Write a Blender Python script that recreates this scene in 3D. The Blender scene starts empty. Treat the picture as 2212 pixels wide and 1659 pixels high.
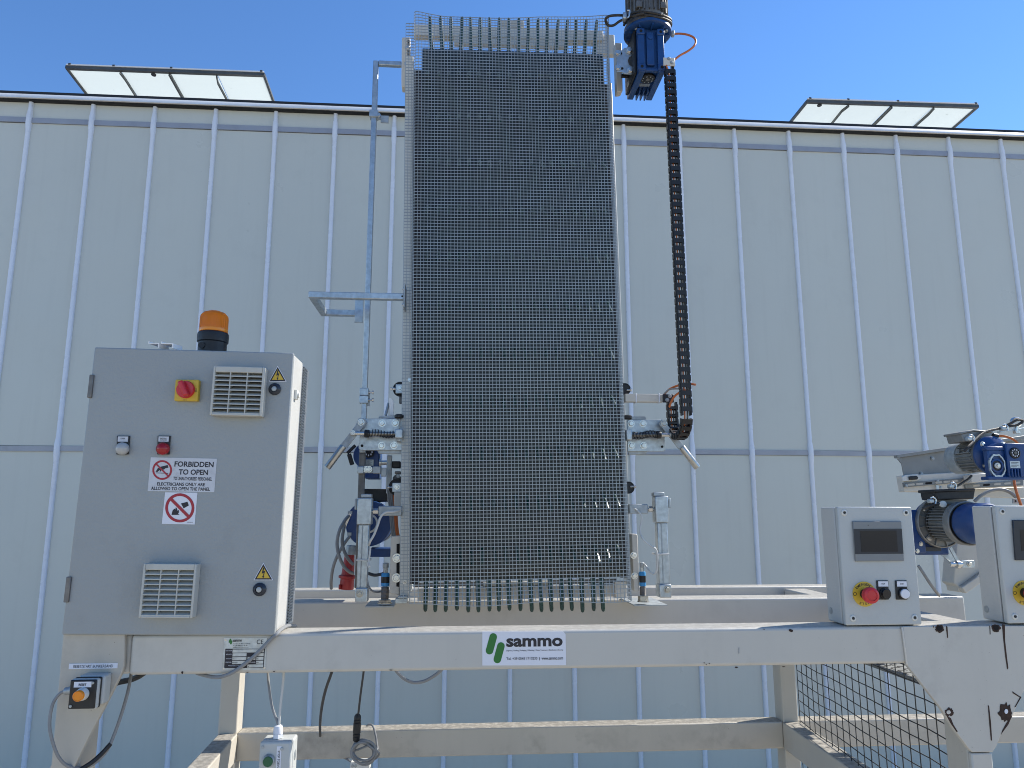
import bpy, bmesh, math, random
from mathutils import Vector, Matrix
random.seed(7)
SC = bpy.context.scene
COL = SC.collection
R_ = math.radians
# ------------------------------------------------------------------ camera
F, CX, CY = 1597.0, 1106.0, 829.5          # focal length / centre in units of a 2212-wide picture
cam_d = bpy.data.cameras.new('camera'); cam = bpy.data.objects.new('camera', cam_d); COL.objects.link(cam)
cam.location = (0, 0, 1.6)
cam.rotation_euler = (R_(90 + 9.9), 0, R_(-4.2))
cam_d.sensor_width = 36; cam_d.lens = 36 * F / 2212; cam_d.clip_start = 0.05; cam_d.clip_end = 2000
SC.camera = cam
CR = cam.rotation_euler.to_matrix(); CL = Vector(cam.location)
# ------------------------------------------------------------------ sky, sun, exposure
SUN_EL, SUN_AZ = 42.0, 69.0                 # azimuth measured from straight behind the building towards the right
wd = bpy.data.worlds.new('World'); SC.world = wd; wd.use_nodes = True
nt = wd.node_tree; bg = nt.nodes['Background']
sky = nt.nodes.new('ShaderNodeTexSky'); sky.sky_type = 'NISHITA'; sky.sun_disc = False
sky.sun_elevation = R_(SUN_EL); sky.sun_rotation = R_(SUN_AZ)
sky.air_density = 0.9; sky.dust_density = 0.0; sky.ozone_density = 3.5; sky.altitude = 0
hs = nt.nodes.new('ShaderNodeHueSaturation'); hs.inputs['Saturation'].default_value = 1.16; hs.inputs['Hue'].default_value = 0.504
nt.links.new(sky.outputs[0], hs.inputs['Color']); nt.links.new(hs.outputs[0], bg.inputs[0]); bg.inputs[1].default_value = 0.142
sl = bpy.data.lights.new('sun', 'SUN'); sl.energy = 5.0; sl.angle = R_(0.53); sl.color = (1, 0.95, 0.87)
so = bpy.data.objects.new('sun', sl); COL.objects.link(so); so.location = (2, 6, 12)
sd = Vector((math.sin(R_(SUN_AZ)) * math.cos(R_(SUN_EL)), math.cos(R_(SUN_AZ)) * math.cos(R_(SUN_EL)), math.sin(R_(SUN_EL))))
so.rotation_euler = sd.to_track_quat('Z', 'Y').to_euler()
SC.cycles.filter_width = 1.0
SC.view_settings.view_transform = 'Standard'; SC.view_settings.look = 'None'
SC.view_settings.exposure = 0.66; SC.view_settings.gamma = 1.0; SC.view_settings.use_curve_mapping = False
# ------------------------------------------------------------------ measuring helpers
def W(p, Y):
    d = CR @ Vector(((p[0] - CX) / F, -(p[1] - CY) / F, -1.0))
    return CL + d * ((Y - CL.y) / d.y)
def S(p, Y):                                 # metres per picture unit there
    d = CR @ Vector(((p[0] - CX) / F, -(p[1] - CY) / F, -1.0))
    return (Y - CL.y) / d.y / F
def crop(ox, oy, k): return lambda x, y: (ox + x * k, oy + y * k)
cA = crop(115.2, 633.6, .2604); cB = crop(115.2, 1008, .2604); cD = crop(633.6, 777.6, .1562)
cE = crop(662.4, 979.3, .2084); cF = crop(1267.3, 0, .1563); cG = crop(1296, 806.5, .3124)
cH = crop(1751, 864, .3124); cI = crop(1612.9, 1313.4, .2708); cJ = crop(835.3, 0, .2474)
cK = crop(633.6, 103.7, .3716); cL = crop(1296, 57.6, .2431); cM = crop(835.3, 1152, .2604)
cN = crop(518.4, 1411.3, .2083); cO = crop(57.6, 1313.4, .2604); cQ = crop(0, 115.2, .3125)
cS = crop(1555.3, 190, .2969); cR = crop(1947, 892.9, .2083)
def roll(pivot, a):                          # maps a measured point into the frame of a thing leaning by a
    m = Matrix.Rotation(-a, 3, 'Y')
    return lambda v: pivot + m @ (v - pivot)
# ------------------------------------------------------------------ materials
def lin(r, g, b): return tuple(((c / 255) / 12.92 if c / 255 <= .04045 else ((c / 255 + .055) / 1.055) ** 2.4) for c in (r, g, b))
MATS = {}
def mat(name, col, rough=.5, metal=0., var=0., vscale=6., bump=0., bscale=300., dirt=0., dcol=(.09, .075, .06), dscale=9., topdirt_and_shade=0.,
        spec=.5, trans=0., coat=0., streak=0., rnd=0., wear=0.):
    m = bpy.data.materials.new(name); m.use_nodes = True; n = m.node_tree.nodes; l = m.node_tree.links
    b = n['Principled BSDF']; b.inputs['Roughness'].default_value = rough; b.inputs['Metallic'].default_value = metal
    b.inputs['Specular IOR Level'].default_value = spec; b.inputs['Transmission Weight'].default_value = trans
    b.inputs['Coat Weight'].default_value = coat
    geo = n.new('ShaderNodeNewGeometry'); pos = geo.outputs['Position']
    rgb = n.new('ShaderNodeRGB'); rgb.outputs[0].default_value = (*col, 1); cur = rgb.outputs[0]
    def noise(scale, detail=4, rgh=.55, vec=pos):
        t = n.new('ShaderNodeTexNoise'); t.inputs['Scale'].default_value = scale; t.inputs['Detail'].default_value = detail
        t.inputs['Roughness'].default_value = rgh; l.new(vec, t.inputs['Vector']); return t.outputs['Fac']
    def mix(a, b_, fac, mode='MIX'):
        x = n.new('ShaderNodeMix'); x.data_type = 'RGBA'; x.blend_type = mode
        if isinstance(fac, float): x.inputs[0].default_value = fac
        else: l.new(fac, x.inputs[0])
        l.new(a, x.inputs[6])
        if isinstance(b_, tuple): x.inputs[7].default_value = (*b_, 1)
        else: l.new(b_, x.inputs[7])
        return x.outputs[2]
    def rng(v, a, b_, c=0., d=1.):
        r = n.new('ShaderNodeMapRange'); l.new(v, r.inputs[0]); r.inputs[1].default_value = a; r.inputs[2].default_value = b_
        r.inputs[3].default_value = c; r.inputs[4].default_value = d; return r.outputs[0]
    def mul(a, b_):
        x = n.new('ShaderNodeMath'); x.operation = 'MULTIPLY'; l.new(a, x.inputs[0])
        if isinstance(b_, float): x.inputs[1].default_value = b_
        else: l.new(b_, x.inputs[1])
        return x.outputs[0]
    if var:
        f = rng(noise(vscale), .3, .7)
        cur = mix(cur, tuple(max(0, c * (1 - var)) for c in col), f)
    if rnd:
        oi = n.new('ShaderNodeObjectInfo'); f = mul(oi.outputs['Random'], rnd); cur = mix(cur, tuple(c * .6 for c in col), f)
    if streak:
        mp = n.new('ShaderNodeMapping'); mp.inputs['Scale'].default_value = (22, 22, 1.2); l.new(pos, mp.inputs['Vector'])
        f = mul(rng(noise(1., 5, .6, mp.outputs[0]), .52, .78), streak); cur = mix(cur, dcol, f)
    if dirt:
        f = mul(mul(rng(noise(dscale, 8, .68), .5, .72), rng(noise(dscale * .27, 3, .5), .42, .62)), dirt); cur = mix(cur, dcol, f)
        sp = mul(rng(noise(dscale * 14, 2, .5), .735, .76), min(1., dirt * 1.6)); cur = mix(cur, dcol, sp)
    if wear:
        f = mul(rng(noise(60, 6, .7), .64, .68), wear); cur = mix(cur, (.05, .035, .025), f)
    if topdirt_and_shade:
        sx = n.new('ShaderNodeSeparateXYZ'); l.new(geo.outputs['Normal'], sx.inputs[0])
        up = rng(sx.outputs['Z'], .6, .9)
        f = mul(mul(up, rng(noise(45, 9, .75), .30, .56)), topdirt_and_shade); cur = mix(cur, (.05, .045, .038), f)
    l.new(cur, b.inputs['Base Color'])
    if bump:
        bp = n.new('ShaderNodeBump'); bp.inputs['Strength'].default_value = bump; bp.inputs['Distance'].default_value = .002
        l.new(noise(bscale, 3, .5), bp.inputs['Height']); l.new(bp.outputs[0], b.inputs['Normal'])
    if var or dirt:
        l.new(rng(noise(vscale * 2.3, 5), .3, .7, max(.02, rough - .07), min(1, rough + .09)), b.inputs['Roughness'])
    MATS[name] = m; return m
mat('cream', (.50, .48, .43), .42, var=.05, vscale=2.2, dirt=.20, dscale=10, bump=.05, bscale=260, topdirt_and_shade=.35, streak=.05)
mat('cream_dirty', (.47, .435, .37), .5, var=.08, vscale=3, dirt=.38, dscale=9, bump=.06, bscale=200, topdirt_and_shade=.6, streak=.06)  # topdirt: speckled dirt on rail tops, also darkened to make up for missing shade
mat('cream_clean', (.58, .545, .48), .42, var=.05, vscale=4, dirt=.22, dscale=14, bump=.04)
mat('cabinet', (.295, .312, .312), .38, var=.05, vscale=1.6, bump=.6, bscale=130, dirt=.10, dscale=11)
mat('cabinet_side', (.46, .46, .44), .42, var=.03, vscale=3, bump=.3, bscale=150, dirt=.12)
mat('box_grey', (.44, .455, .44), .42, var=.03, vscale=3, bump=.22, bscale=190, dirt=.10, dscale=16)
mat('panel', (.545, .56, .51), .34, var=.03, vscale=.9, dirt=.05, dscale=6, rnd=.07, bump=.04, bscale=14, streak=.04)
mat('rib', (.68, .72, .79), .30, .0, var=.06, vscale=5, dirt=.14, dscale=12)
mat('band', (.33, .345, .385), .40, .2, var=.12, vscale=9, dirt=.2, dscale=14)
mat('gutter', (.82, .80, .77), .42, .05, var=.10, vscale=5, dirt=.15)
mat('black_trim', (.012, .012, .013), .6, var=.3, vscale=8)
mat('alu_dark', (.11, .115, .11), .5, .4, var=.3, vscale=14)
mat('galv', (.50, .545, .57), .38, .75, var=.30, vscale=55, dirt=.15, dscale=24)
mat('galv_dull', (.42, .45, .46), .5, .55, var=.28, vscale=40, dirt=.2, dscale=20)
mat('steel', (.46, .45, .42), .30, .9, var=.22, vscale=30, dirt=.2, dscale=30)
mat('steel_old', (.21, .20, .19), .5, .6, var=.4, vscale=30, dirt=.5, dscale=20)
mat('tray', (.22, .23, .225), .6, .3, var=.25, vscale=30)
mat('zinc', (.62, .62, .60), .28, .9, var=.15, vscale=60)
mat('wire', (.36, .395, .41), .38, .25, var=.14, vscale=40)
mat('belt', (.006, .016, .015), .42, var=.4, vscale=14)
mat('finger', (.012, .050, .038), .28, var=.3, vscale=30)
mat('black', (.010, .010, .011), .48, var=.25, vscale=40, dirt=.10, dscale=40, dcol=(.12, .11, .1))
mat('black_gloss', (.008, .009, .011), .16, var=.2, vscale=30)
mat('rubber', (.02, .02, .021), .6, var=.3, vscale=50)
mat('blue', (.010, .052, .185), .36, var=.22, vscale=25, dirt=.16, dscale=26, dcol=(.12, .115, .11), bump=.12, bscale=240)
mat('sky_blue', (.04, .25, .52), .4, var=.1, vscale=30)
mat('motor_grey', (.17, .165, .155), .5, .35, var=.35, vscale=28, dirt=.4, dscale=22, dcol=(.06, .05, .042))
mat('motor_light', (.26, .258, .245), .48, .4, var=.3, vscale=22, dirt=.3, dscale=22)
mat('orange_cable', (.52, .14, .035), .5, var=.2, vscale=40)
mat('grey_cable', (.23, .235, .24), .5, var=.15, vscale=40)
mat('dark_cable', (.045, .046, .048), .5, var=.2, vscale=40)
mat('white_cable', (.55, .55, .53), .5, var=.1, vscale=40)
mat('red_plastic', (.36, .025, .025), .45, var=.25, vscale=25, dirt=.12)
mat('red_bright', (.55, .022, .03), .30, var=.10, vscale=25)
mat('yellow', (.60, .40, .035), .42, var=.08, vscale=25, dirt=.06)
mat('amber', (.80, .25, .012), .22, var=.08, vscale=30)
mat('white_plastic', (.62, .62, .58), .42, var=.06, vscale=20, dirt=.12)
mat('vent', (.47, .465, .42), .5, var=.05, vscale=14, dirt=.18, dscale=22)
mat('vent_dark', (.09, .09, .085), .8, var=.4, vscale=50)
mat('label_white', (.68, .69, .74), .40, var=.03, vscale=20, dirt=.05)
mat('label_old', (.56, .57, .60), .45, var=.10, vscale=40, dirt=.5, dscale=30, dcol=(.22, .21, .2))
mat('print_black', (.012, .011, .018), .5)
mat('print_red', (.36, .02, .032), .5, var=.08, vscale=60)
mat('print_green', (.018, .15, .022), .5)
mat('green_button', (.012, .11, .045), .4, var=.2, vscale=30)
mat('bezel', (.19, .20, .205), .38, var=.04, vscale=20)
mat('bezel_dark', (.026, .031, .042), .25, spec=.35)
mat('screen', (.010, .013, .018), .12, spec=.35)
mat('rust', (.055, .028, .018), .85, var=.6, vscale=60, bump=.5, bscale=120)
mat('hole', (.006, .005, .005), .9)
mat('rope', (.055, .05, .045), .6, .3, var=.5, vscale=120, bump=.6, bscale=220)
mat('ground', (.46, .40, .31), .85, var=.25, vscale=.8, dirt=.3, dscale=2., bump=.4, bscale=60)
mat('roof', (.35, .36, .37), .6, .2, var=.1)
mat('web', (.7, .7, .7), .7)
mat('stainless', (.25, .25, .24), .45, .35, var=.14, vscale=9, dirt=.2, dscale=12)
mat('clear_lens', (.62, .63, .62), .12, var=.1, vscale=30, trans=.35)
mat('red_lens', (.42, .012, .018), .12, trans=.25, var=.1)
def lens_mat():
    m = mat('orange_lens', (1, .33, .02), .16)
    n = m.node_tree.nodes; l = m.node_tree.links; b = n['Principled BSDF']
    w = n.new('ShaderNodeTexWave'); w.wave_type = 'BANDS'; w.bands_direction = 'X'; w.inputs['Scale'].default_value = 90
    g = n.new('ShaderNodeNewGeometry'); l.new(g.outputs['Position'], w.inputs['Vector'])
    bp = n.new('ShaderNodeBump'); bp.inputs['Strength'].default_value = .5; bp.inputs['Distance'].default_value = .003
    l.new(w.outputs['Fac'], bp.inputs['Height']); l.new(bp.outputs[0], b.inputs['Normal'])
    t = n.new('ShaderNodeBsdfTranslucent'); t.inputs[0].default_value = (1, .46, .06, 1)
    x = n.new('ShaderNodeMixShader'); x.inputs[0].default_value = .6; l.new(b.outputs[0], x.inputs[1]); l.new(t.outputs[0], x.inputs[2]); l.new(x.outputs[0], n['Material Output'].inputs[0])
lens_mat()
def pane_mat():
    m = bpy.data.materials.new('frosted_pane'); m.use_nodes = True; n = m.node_tree.nodes; l = m.node_tree.links
    o = n['Material Output']; n.remove(n['Principled BSDF'])
    t = n.new('ShaderNodeBsdfTranslucent'); d = n.new('ShaderNodeBsdfDiffuse'); g = n.new('ShaderNodeBsdfGlossy'); g.inputs['Roughness'].default_value = .15
    ns = n.new('ShaderNodeTexNoise'); ns.inputs['Scale'].default_value = 14; ns.inputs['Detail'].default_value = 8; ns.inputs['Roughness'].default_value = .7
    ge = n.new('ShaderNodeNewGeometry'); l.new(ge.outputs['Position'], ns.inputs['Vector'])
    cr = n.new('ShaderNodeValToRGB'); cr.color_ramp.elements[0].position = .20; cr.color_ramp.elements[0].color = (.40, .43, .40, 1)
    cr.color_ramp.elements[1].position = .36; cr.color_ramp.elements[1].color = (.72, .75, .72, 1); l.new(ns.outputs['Fac'], cr.inputs[0])
    l.new(cr.outputs[0], t.inputs[0]); l.new(cr.outputs[0], d.inputs[0])
    a = n.new('ShaderNodeMixShader'); a.inputs[0].default_value = .12; l.new(t.outputs[0], a.inputs[1]); l.new(d.outputs[0], a.inputs[2])
    b = n.new('ShaderNodeMixShader'); b.inputs[0].default_value = .05; l.new(a.outputs[0], b.inputs[1]); l.new(g.outputs[0], b.inputs[2])
    l.new(b.outputs[0], o.inputs[0]); MATS['frosted_pane'] = m
pane_mat()
# ------------------------------------------------------------------ building helpers
ORG = {}
def thing(name, label, cat, loc=(0, 0, 0), group=None, ry=0.):
    o = bpy.data.objects.new(name, None); COL.objects.link(o); o.empty_display_size = .05
    o.location = loc; o.rotation_euler = (0, ry, 0); o['label'] = label; o['category'] = cat
    if group: o['group'] = group
    ORG[o.name] = Vector(loc); return o
def put(name, mesh, parent, loc, label=None):
    o = bpy.data.objects.new(name, mesh); COL.objects.link(o); loc = Vector(loc)
    if parent is not None: o.parent = parent; o.location = loc - ORG[parent.name]
    else: o.location = loc
    ORG[o.name] = loc
    if label: o['label'] = label
    return o
class MB:
    def __init__(s, M=None): s.v = []; s.f = []; s.M = M
    def add(s, vs, fs):
        k = len(s.v)
        for v in vs:
            v = Vector(v); s.v.append(s.M @ v if s.M else v)
        s.f += [tuple(i + k for i in f) for f in fs]; return s
    def box(s, x0, x1, y0, y1, z0, z1):
        x0, x1 = min(x0, x1), max(x0, x1); y0, y1 = min(y0, y1), max(y0, y1); z0, z1 = min(z0, z1), max(z0, z1)
        return s.add([(x0, y0, z0), (x1, y0, z0), (x1, y1, z0), (x0, y1, z0), (x0, y0, z1), (x1, y0, z1), (x1, y1, z1), (x0, y1, z1)],
                     [(0, 3, 2, 1), (4, 5, 6, 7), (0, 1, 5, 4), (1, 2, 6, 5), (2, 3, 7, 6), (3, 0, 4, 7)])
    def pbox(s, p0, p1, Y0, Y1, fn=None):
        q = ((p0[0] + p1[0]) / 2, (p0[1] + p1[1]) / 2)
        a = W((p0[0], q[1]), Y0); b = W((p1[0], q[1]), Y0); c = W((q[0], p0[1]), Y0); d = W((q[0], p1[1]), Y0)
        if fn: a, b, c, d = fn(a), fn(b), fn(c), fn(d)
        return s.box(a.x, b.x, Y0, Y1, d.z, c.z)
    def poly(s, pts, Y0, Y1):                # pts: (x, z) outline, extruded from Y0 to Y1
        ar = sum(pts[i][0] * pts[(i + 1) % len(pts)][1] - pts[(i + 1) % len(pts)][0] * pts[i][1] for i in range(len(pts)))
        if ar < 0: pts = pts[::-1]
        n = len(pts); y0, y1 = min(Y0, Y1), max(Y0, Y1)
        return s.add([(x, y0, z) for x, z in pts] + [(x, y1, z) for x, z in pts],
                     [tuple(range(n)), tuple(range(2 * n - 1, n - 1, -1))] + [(i, i + n, (i + 1) % n + n, (i + 1) % n) for i in range(n)])
    def ppoly(s, pp, Y0, Y1, fn=None):
        w = [W(p, Y0) for p in pp]
        if fn: w = [fn(v) for v in w]
        return s.poly([(v.x, v.z) for v in w], Y0, Y1)
    def lathe(s, prof, o, ax=(0, 0, 1), n=20, caps=True):
        o = Vector(o); ax = Vector(ax).normalized(); u = ax.orthogonal().normalized(); w = ax.cross(u)
        vs = []; fs = []
        for r, h in prof:
            for i in range(n):
                t = 2 * math.pi * i / n; vs.append(o + ax * h + (u * math.cos(t) + w * math.sin(t)) * r)
        for k in range(len(prof) - 1):
            for i in range(n):
                j = (i + 1) % n; fs.append((k * n + i, k * n + j, (k + 1) * n + j, (k + 1) * n + i))
        if caps: fs.append(tuple(range(n - 1, -1, -1))); fs.append(tuple((len(prof) - 1) * n + i for i in range(n)))
        return s.add(vs, fs)
    def cyl(s, a, b, r, r2=None, n=16):
        a = Vector(a); b = Vector(b); return s.lathe([(r, 0), (r if r2 is None else r2, (b - a).length)], a, b - a, n)
    def bar(s, a, b, w, h, up=(0, 0, 1)):    # rectangular bar from a to b
        a = Vector(a); b = Vector(b); d = (b - a).normalized(); u = Vector(up); x = d.cross(u).normalized(); z = x.cross(d)
        vs = []
        for q in (a, b):
            for i, j in ((-1, -1), (1, -1), (1, 1), (-1, 1)): vs.append(q + x * i * w / 2 + z * j * h / 2)
        return s.add(vs, [(0, 1, 2, 3), (7, 6, 5, 4), (0, 4, 5, 1), (1, 5, 6, 2), (2, 6, 7, 3), (3, 7, 4, 0)])
    def tube(s, pts, r, n=8, closed=False):
        pts = [Vector(p) for p in pts]; m = len(pts); vs = []; fs = []; pu = None
        for i, p in enumerate(pts):
            a = pts[(i - 1) % m] if (closed or i > 0) else p; b = pts[(i + 1) % m] if (closed or i < m - 1) else p
            d = (b - a).normalized()
            u = d.orthogonal().normalized() if pu is None else (pu - d * pu.dot(d)).normalized()
            pu = u; w = d.cross(u)
            for k in range(n):
                t = 2 * math.pi * k / n; vs.append(p + (u * math.cos(t) + w * math.sin(t)) * r)
        for i in range(m if closed else m - 1):
            for k in range(n):
                j = (k + 1) % n; i2 = (i + 1) % m; fs.append((i * n + k, i * n + j, i2 * n + j, i2 * n + k))
        if not closed: fs.append(tuple(range(n - 1, -1, -1))); fs.append(tuple((m - 1) * n + k for k in range(n)))
        return s.add(vs, fs)
    def mesh(s, name, mt, org, smooth=True):
        me = bpy.data.meshes.new(name); me.from_pydata([tuple(v - org) for v in s.v], [], s.f); me.update()
        bm = bmesh.new(); bm.from_mesh(me); bmesh.ops.recalc_face_normals(bm, faces=bm.faces); bm.to_mesh(me); bm.free()
        if smooth: me.shade_smooth(); me.set_sharp_from_angle(angle=R_(38))
        me.materials.append(MATS[mt]); return me
    def build(s, name, mt, parent=None, bev=0., label=None, smooth=True, seg=2):
        lo = Vector([min(v[i] for v in s.v) for i in range(3)]); hi = Vector([max(v[i] for v in s.v) for i in range(3)])
        c = (lo + hi) / 2; o = put(name, s.mesh(name, mt, c, smooth), parent, c, label)
        if bev:
            m = o.modifiers.new('edge', 'BEVEL'); m.width = bev; m.segments = seg; m.limit_method = 'ANGLE'; m.angle_limit = R_(40); m.use_clamp_overlap = True
        return o
def tag(o, label, cat, group=None, kind=None):
    if label: o['label'] = label
    if cat: o['category'] = cat
    if group: o['group'] = group
    if kind: o['kind'] = kind
    return o
def smooth_path(pts, k=6):
    pts = [Vector(p) for p in pts]; out = []
    P = [pts[0] * 2 - pts[1]] + pts + [pts[-1] * 2 - pts[-2]]
    for i in range(1, len(P) - 2):
        a, b, c, d = P[i - 1], P[i], P[i + 1], P[i + 2]
        for j in range(k):
            t = j / k; out.append(.5 * ((2 * b) + (c - a) * t + (2 * a - 5 * b + 4 * c - d) * t * t + (3 * b - a - 3 * c + d) * t ** 3))
    out.append(pts[-1]); return out
def cable(name, pp, r, mt, parent=None, cr=None, k=6):    # pp: (x, y, Y) triples in picture units + distance
    pts = [W(cr(a, b) if cr else (a, b), Y) for a, b, Y in pp]
    return MB().tube(smooth_path(pts, k), r, 8).build(name, mt, parent)
BOLT = {}
def bolt(parent, p, r, ax=(0, -1, 0), mt='zinc', washer=True, name='bolt'):
    key = (round(r, 4), mt, washer)
    if key not in BOLT:
        m = MB()
        if washer: m.lathe([(r * 1.35, 0), (r * 1.35, r * .22)], (0, 0, 0), (0, 0, 1), 16)
        m.lathe([(r, r * .22), (r, r * .72), (r * .86, r * .85)], (0, 0, 0), (0, 0, 1), 6)
        BOLT[key] = m.mesh('bolt', mt, Vector((0, 0, 0)))
    o = put(name, BOLT[key], parent, p); o.rotation_euler = Vector(ax).to_track_quat('Z', 'Y').to_euler(); return o
def pbolt(parent, p, Y, rp, **k): return bolt(parent, W(p, Y), rp * S(p, Y), **k)
FONT = {}
def text(parent, s, p0, p1, Y, mt='print_black', bold=0., fn=None, name='lettering', rot=0., space=1.0):
    # s fills the picture rectangle p0 (upper left) .. p1 (lower right) on the plane Y
    cu = bpy.data.curves.new('t', 'FONT'); cu.body = s; cu.offset = bold; cu.resolution_u = 3; cu.align_x = 'CENTER'; cu.space_character = space
    to = bpy.data.objects.new('t', cu); COL.objects.link(to)
    dg = bpy.context.evaluated_depsgraph_get(); me = bpy.data.meshes.new_from_object(to.evaluated_get(dg), depsgraph=dg)
    bpy.data.objects.remove(to); bpy.data.curves.remove(cu)
    xs = [v.co.x for v in me.vertices]; ys = [v.co.y for v in me.vertices]
    if rot:
        c, d = math.cos(rot), math.sin(rot); q = [(x * c - y * d, x * d + y * c) for x, y in zip(xs, ys)]
        xs = [a for a, b in q]; ys = [b for a, b in q]
    ax, bx, ay, by = min(xs), max(xs), min(ys), max(ys)
    q = ((p0[0] + p1[0]) / 2, (p0[1] + p1[1]) / 2)
    l = W((p0[0], q[1]), Y); r = W((p1[0], q[1]), Y); t = W((q[0], p0[1]), Y); b = W((q[0], p1[1]), Y)
    if fn: l, r, t, b = fn(l), fn(r), fn(t), fn(b)
    for v, x, y in zip(me.vertices, xs, ys):
        v.co = ((x - (ax + bx) / 2) / (bx - ax) * (r.x - l.x), 0, (y - (ay + by) / 2) / (by - ay) * (t.z - b.z))
    me.materials.append(MATS[mt]); me.update()
    return put(name, me, parent, ((l.x + r.x) / 2, Y, (t.z + b.z) / 2))
def circ(cx, cy, r, n=32, ry=None): return [(cx + r * math.cos(2 * math.pi * i / n), cy + (ry or r) * math.sin(2 * math.pi * i / n)) for i in range(n)]
def pring(cx, cy, r0, r1, Y, cr=None, fn=None, n=40, th=.0004, m=None):
    # flat ring in picture units
    m = m or MB(); vs = []
    for r in (r0, r1):
        for i in range(n):
            t = 2 * math.pi * i / n; p = (cx + r * math.cos(t), cy + r * math.sin(t)); v = W(cr(*p) if cr else p, Y); vs.append(fn(v) if fn else v)
    return m.add(vs, [(i, (i + 1) % n, n + (i + 1) % n, n + i) for i in range(n)])
# ------------------------------------------------------------------ ground
GZ = -0.40
gm = bpy.data.meshes.new('ground')
gm.from_pydata([(-400, -400, GZ), (400, -400, GZ), (400, 400, GZ), (-400, 400, GZ)], [], [(0, 1, 2, 3)]); gm.materials.append(MATS['ground'])
tag(put('ground', gm, None, (0, 0, 0)), None, None, kind='structure')
# ------------------------------------------------------------------ building behind
YW = 5.7
RIBP = W((203, 228), YW).x; PITCH = .79 * YW / 9.4
ztop = W((1106, 258), YW).z
zb = W((650, 972), YW).z; zu = W((345, 271), YW).z
hb = .5 * (W((0, 966), YW).z - W((0, 978), YW).z) * 1.0; hu = .5 * (W((0, 253.6), YW).z - W((0, 265), YW).z)
bld = thing('greenhouse_building', 'long pale panelled building with vertical ribs and dark roof edge behind the machine', 'building', (0, YW, GZ))
k0, k1 = -6, 19
X = lambda k: RIBP + k * PITCH
rows = [(GZ, zb - hb, 'panel'), (zb + hb, zu - hu, 'panel'), (zu + hu, ztop + .03, 'panel')]
pm = {}
for r, (z0, z1, _) in enumerate(rows):
    m = MB().box(-PITCH / 2 + .004, PITCH / 2 - .004, 0, .05, -(z1 - z0) / 2, (z1 - z0) / 2); pm[r] = m.mesh('wall_panel', 'panel', Vector((0, 0, 0)))
    for k in range(k0, k1):
        o = put('wall_panel', pm[r], bld, (X(k) + PITCH / 2, YW + random.uniform(0, .0015), (z0 + z1) / 2)); o.rotation_euler = (random.uniform(-.0006, .0006), 0, random.uniform(-.003, .003))
# half-round ribs that swell where they cross the bands
rb = MB(); prof = []
hw = .017
zs = [GZ, .5, 1.2, zb - .09, zb - .035, zb + .035, zb + .09, 2.6, 3.2, 3.8, zu - .1, zu - .04, zu + .04, zu + .1, ztop - .005, ztop + .012, ztop + .02]
n = 8; vs = []; fs = []
for i, z in enumerate(zs):
    sw = 1.28 if (abs(z - zb) < .05 or abs(z - zu) < .05) else 1.0
    dp = 1.5 if sw > 1 else 1.0
    if i >= len(zs) - 2: sw *= (.85, .5)[i - len(zs) + 2]
    for j in range(n + 1):
        t = math.pi * j / n; vs.append((-hw * sw * math.cos(t), -.020 * dp * math.sin(t) ** .7 if 0 < j < n else 0.004, z))
for i in range(len(zs) - 1):
    for j in range(n): fs.append((i * (n + 1) + j, i * (n + 1) + j + 1, (i + 1) * (n + 1) + j + 1, (i + 1) * (n + 1) + j))
fs.append(tuple((len(zs) - 1) * (n + 1) + j for j in range(n + 1)))
rb.add(vs, fs); rbm = rb.mesh('rib', 'rib', Vector((0, 0, 0)))
for k in range(k0, k1 + 1): put('rib', rbm, bld, (X(k), YW - .002, 0))
# thin joint shadow gaps either side of a rib are left by the panels; a backing closes them
MB().box(X(k0), X(k1), YW + .06, YW + .12, GZ, ztop + .03).build('backing_wall', 'black_trim', bld)
for z, h, mt in ((zb, hb, 'band'), (zu, hu, 'band')):
    bm_ = MB().box(-PITCH / 2 + .003, PITCH / 2 - .003, -.008, .02, -h + .001, h - .001).mesh('band', mt, Vector((0, 0, 0)))
    for k in range(k0, k1): 
        o = put('band', bm_, bld, (X(k) + PITCH / 2, YW - .002, z + random.uniform(-.003, .003))); o.rotation_euler = (0, random.choice([0, 0, 0, .008, -.005]), 0)
# gutter along the eaves: dark lip, sunlit sloping metal, dark underside
x0, x1 = X(k0) - .2, X(k1) + .2
zg0 = W((0, 219.5), YW).z; zg1 = W((0, 210.5), YW - .05).z; zg2 = W((0, 202), YW - .02).z; zg3 = W((0, 198), YW - .01).z
def strip(prof, name, mt):
    m = MB(); nn = len(prof)
    m.add([(x0, y, z) for y, z in prof] + [(x1, y, z) for y, z in prof], [(i, (i + 1) % nn, nn + (i + 1) % nn, nn + i) for i in range(nn)] + [tuple(range(nn)), tuple(range(2 * nn - 1, nn - 1, -1))])
    return m.build(name, mt, bld)
strip([(YW + .1, zg0), (YW - .024, zg0), (YW - .050, zg1 - .002), (YW + .1, zg1 - .002)], 'soffit_shade', 'black_trim')  # underside coloured black to stand in for the shadow below the gutter
strip([(YW + .1, zg1), (YW - .066, zg1), (YW - .066, zg1 + .002), (YW - .030, zg2), (YW + .1, zg2)], 'gutter', 'gutter')
strip([(YW + .1, zg2 + .002), (YW + .004, zg2 + .002), (YW + .006, zg3 + .022), (YW + .1, zg3 + .022)], 'gutter_lip', 'black_trim')
m = MB(); m.add([(x0, YW + .1, zg2), (x1, YW + .1, zg2), (x1, YW + 8, zg2 - .4), (x0, YW + 8, zg2 - .4)], [(0, 1, 2, 3)]); m.build('roof', 'roof', bld)
MB().box(x0, x1, YW + 7.9, YW + 8, GZ, zg2 - .42).build('rear_wall', 'panel', bld)
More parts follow.
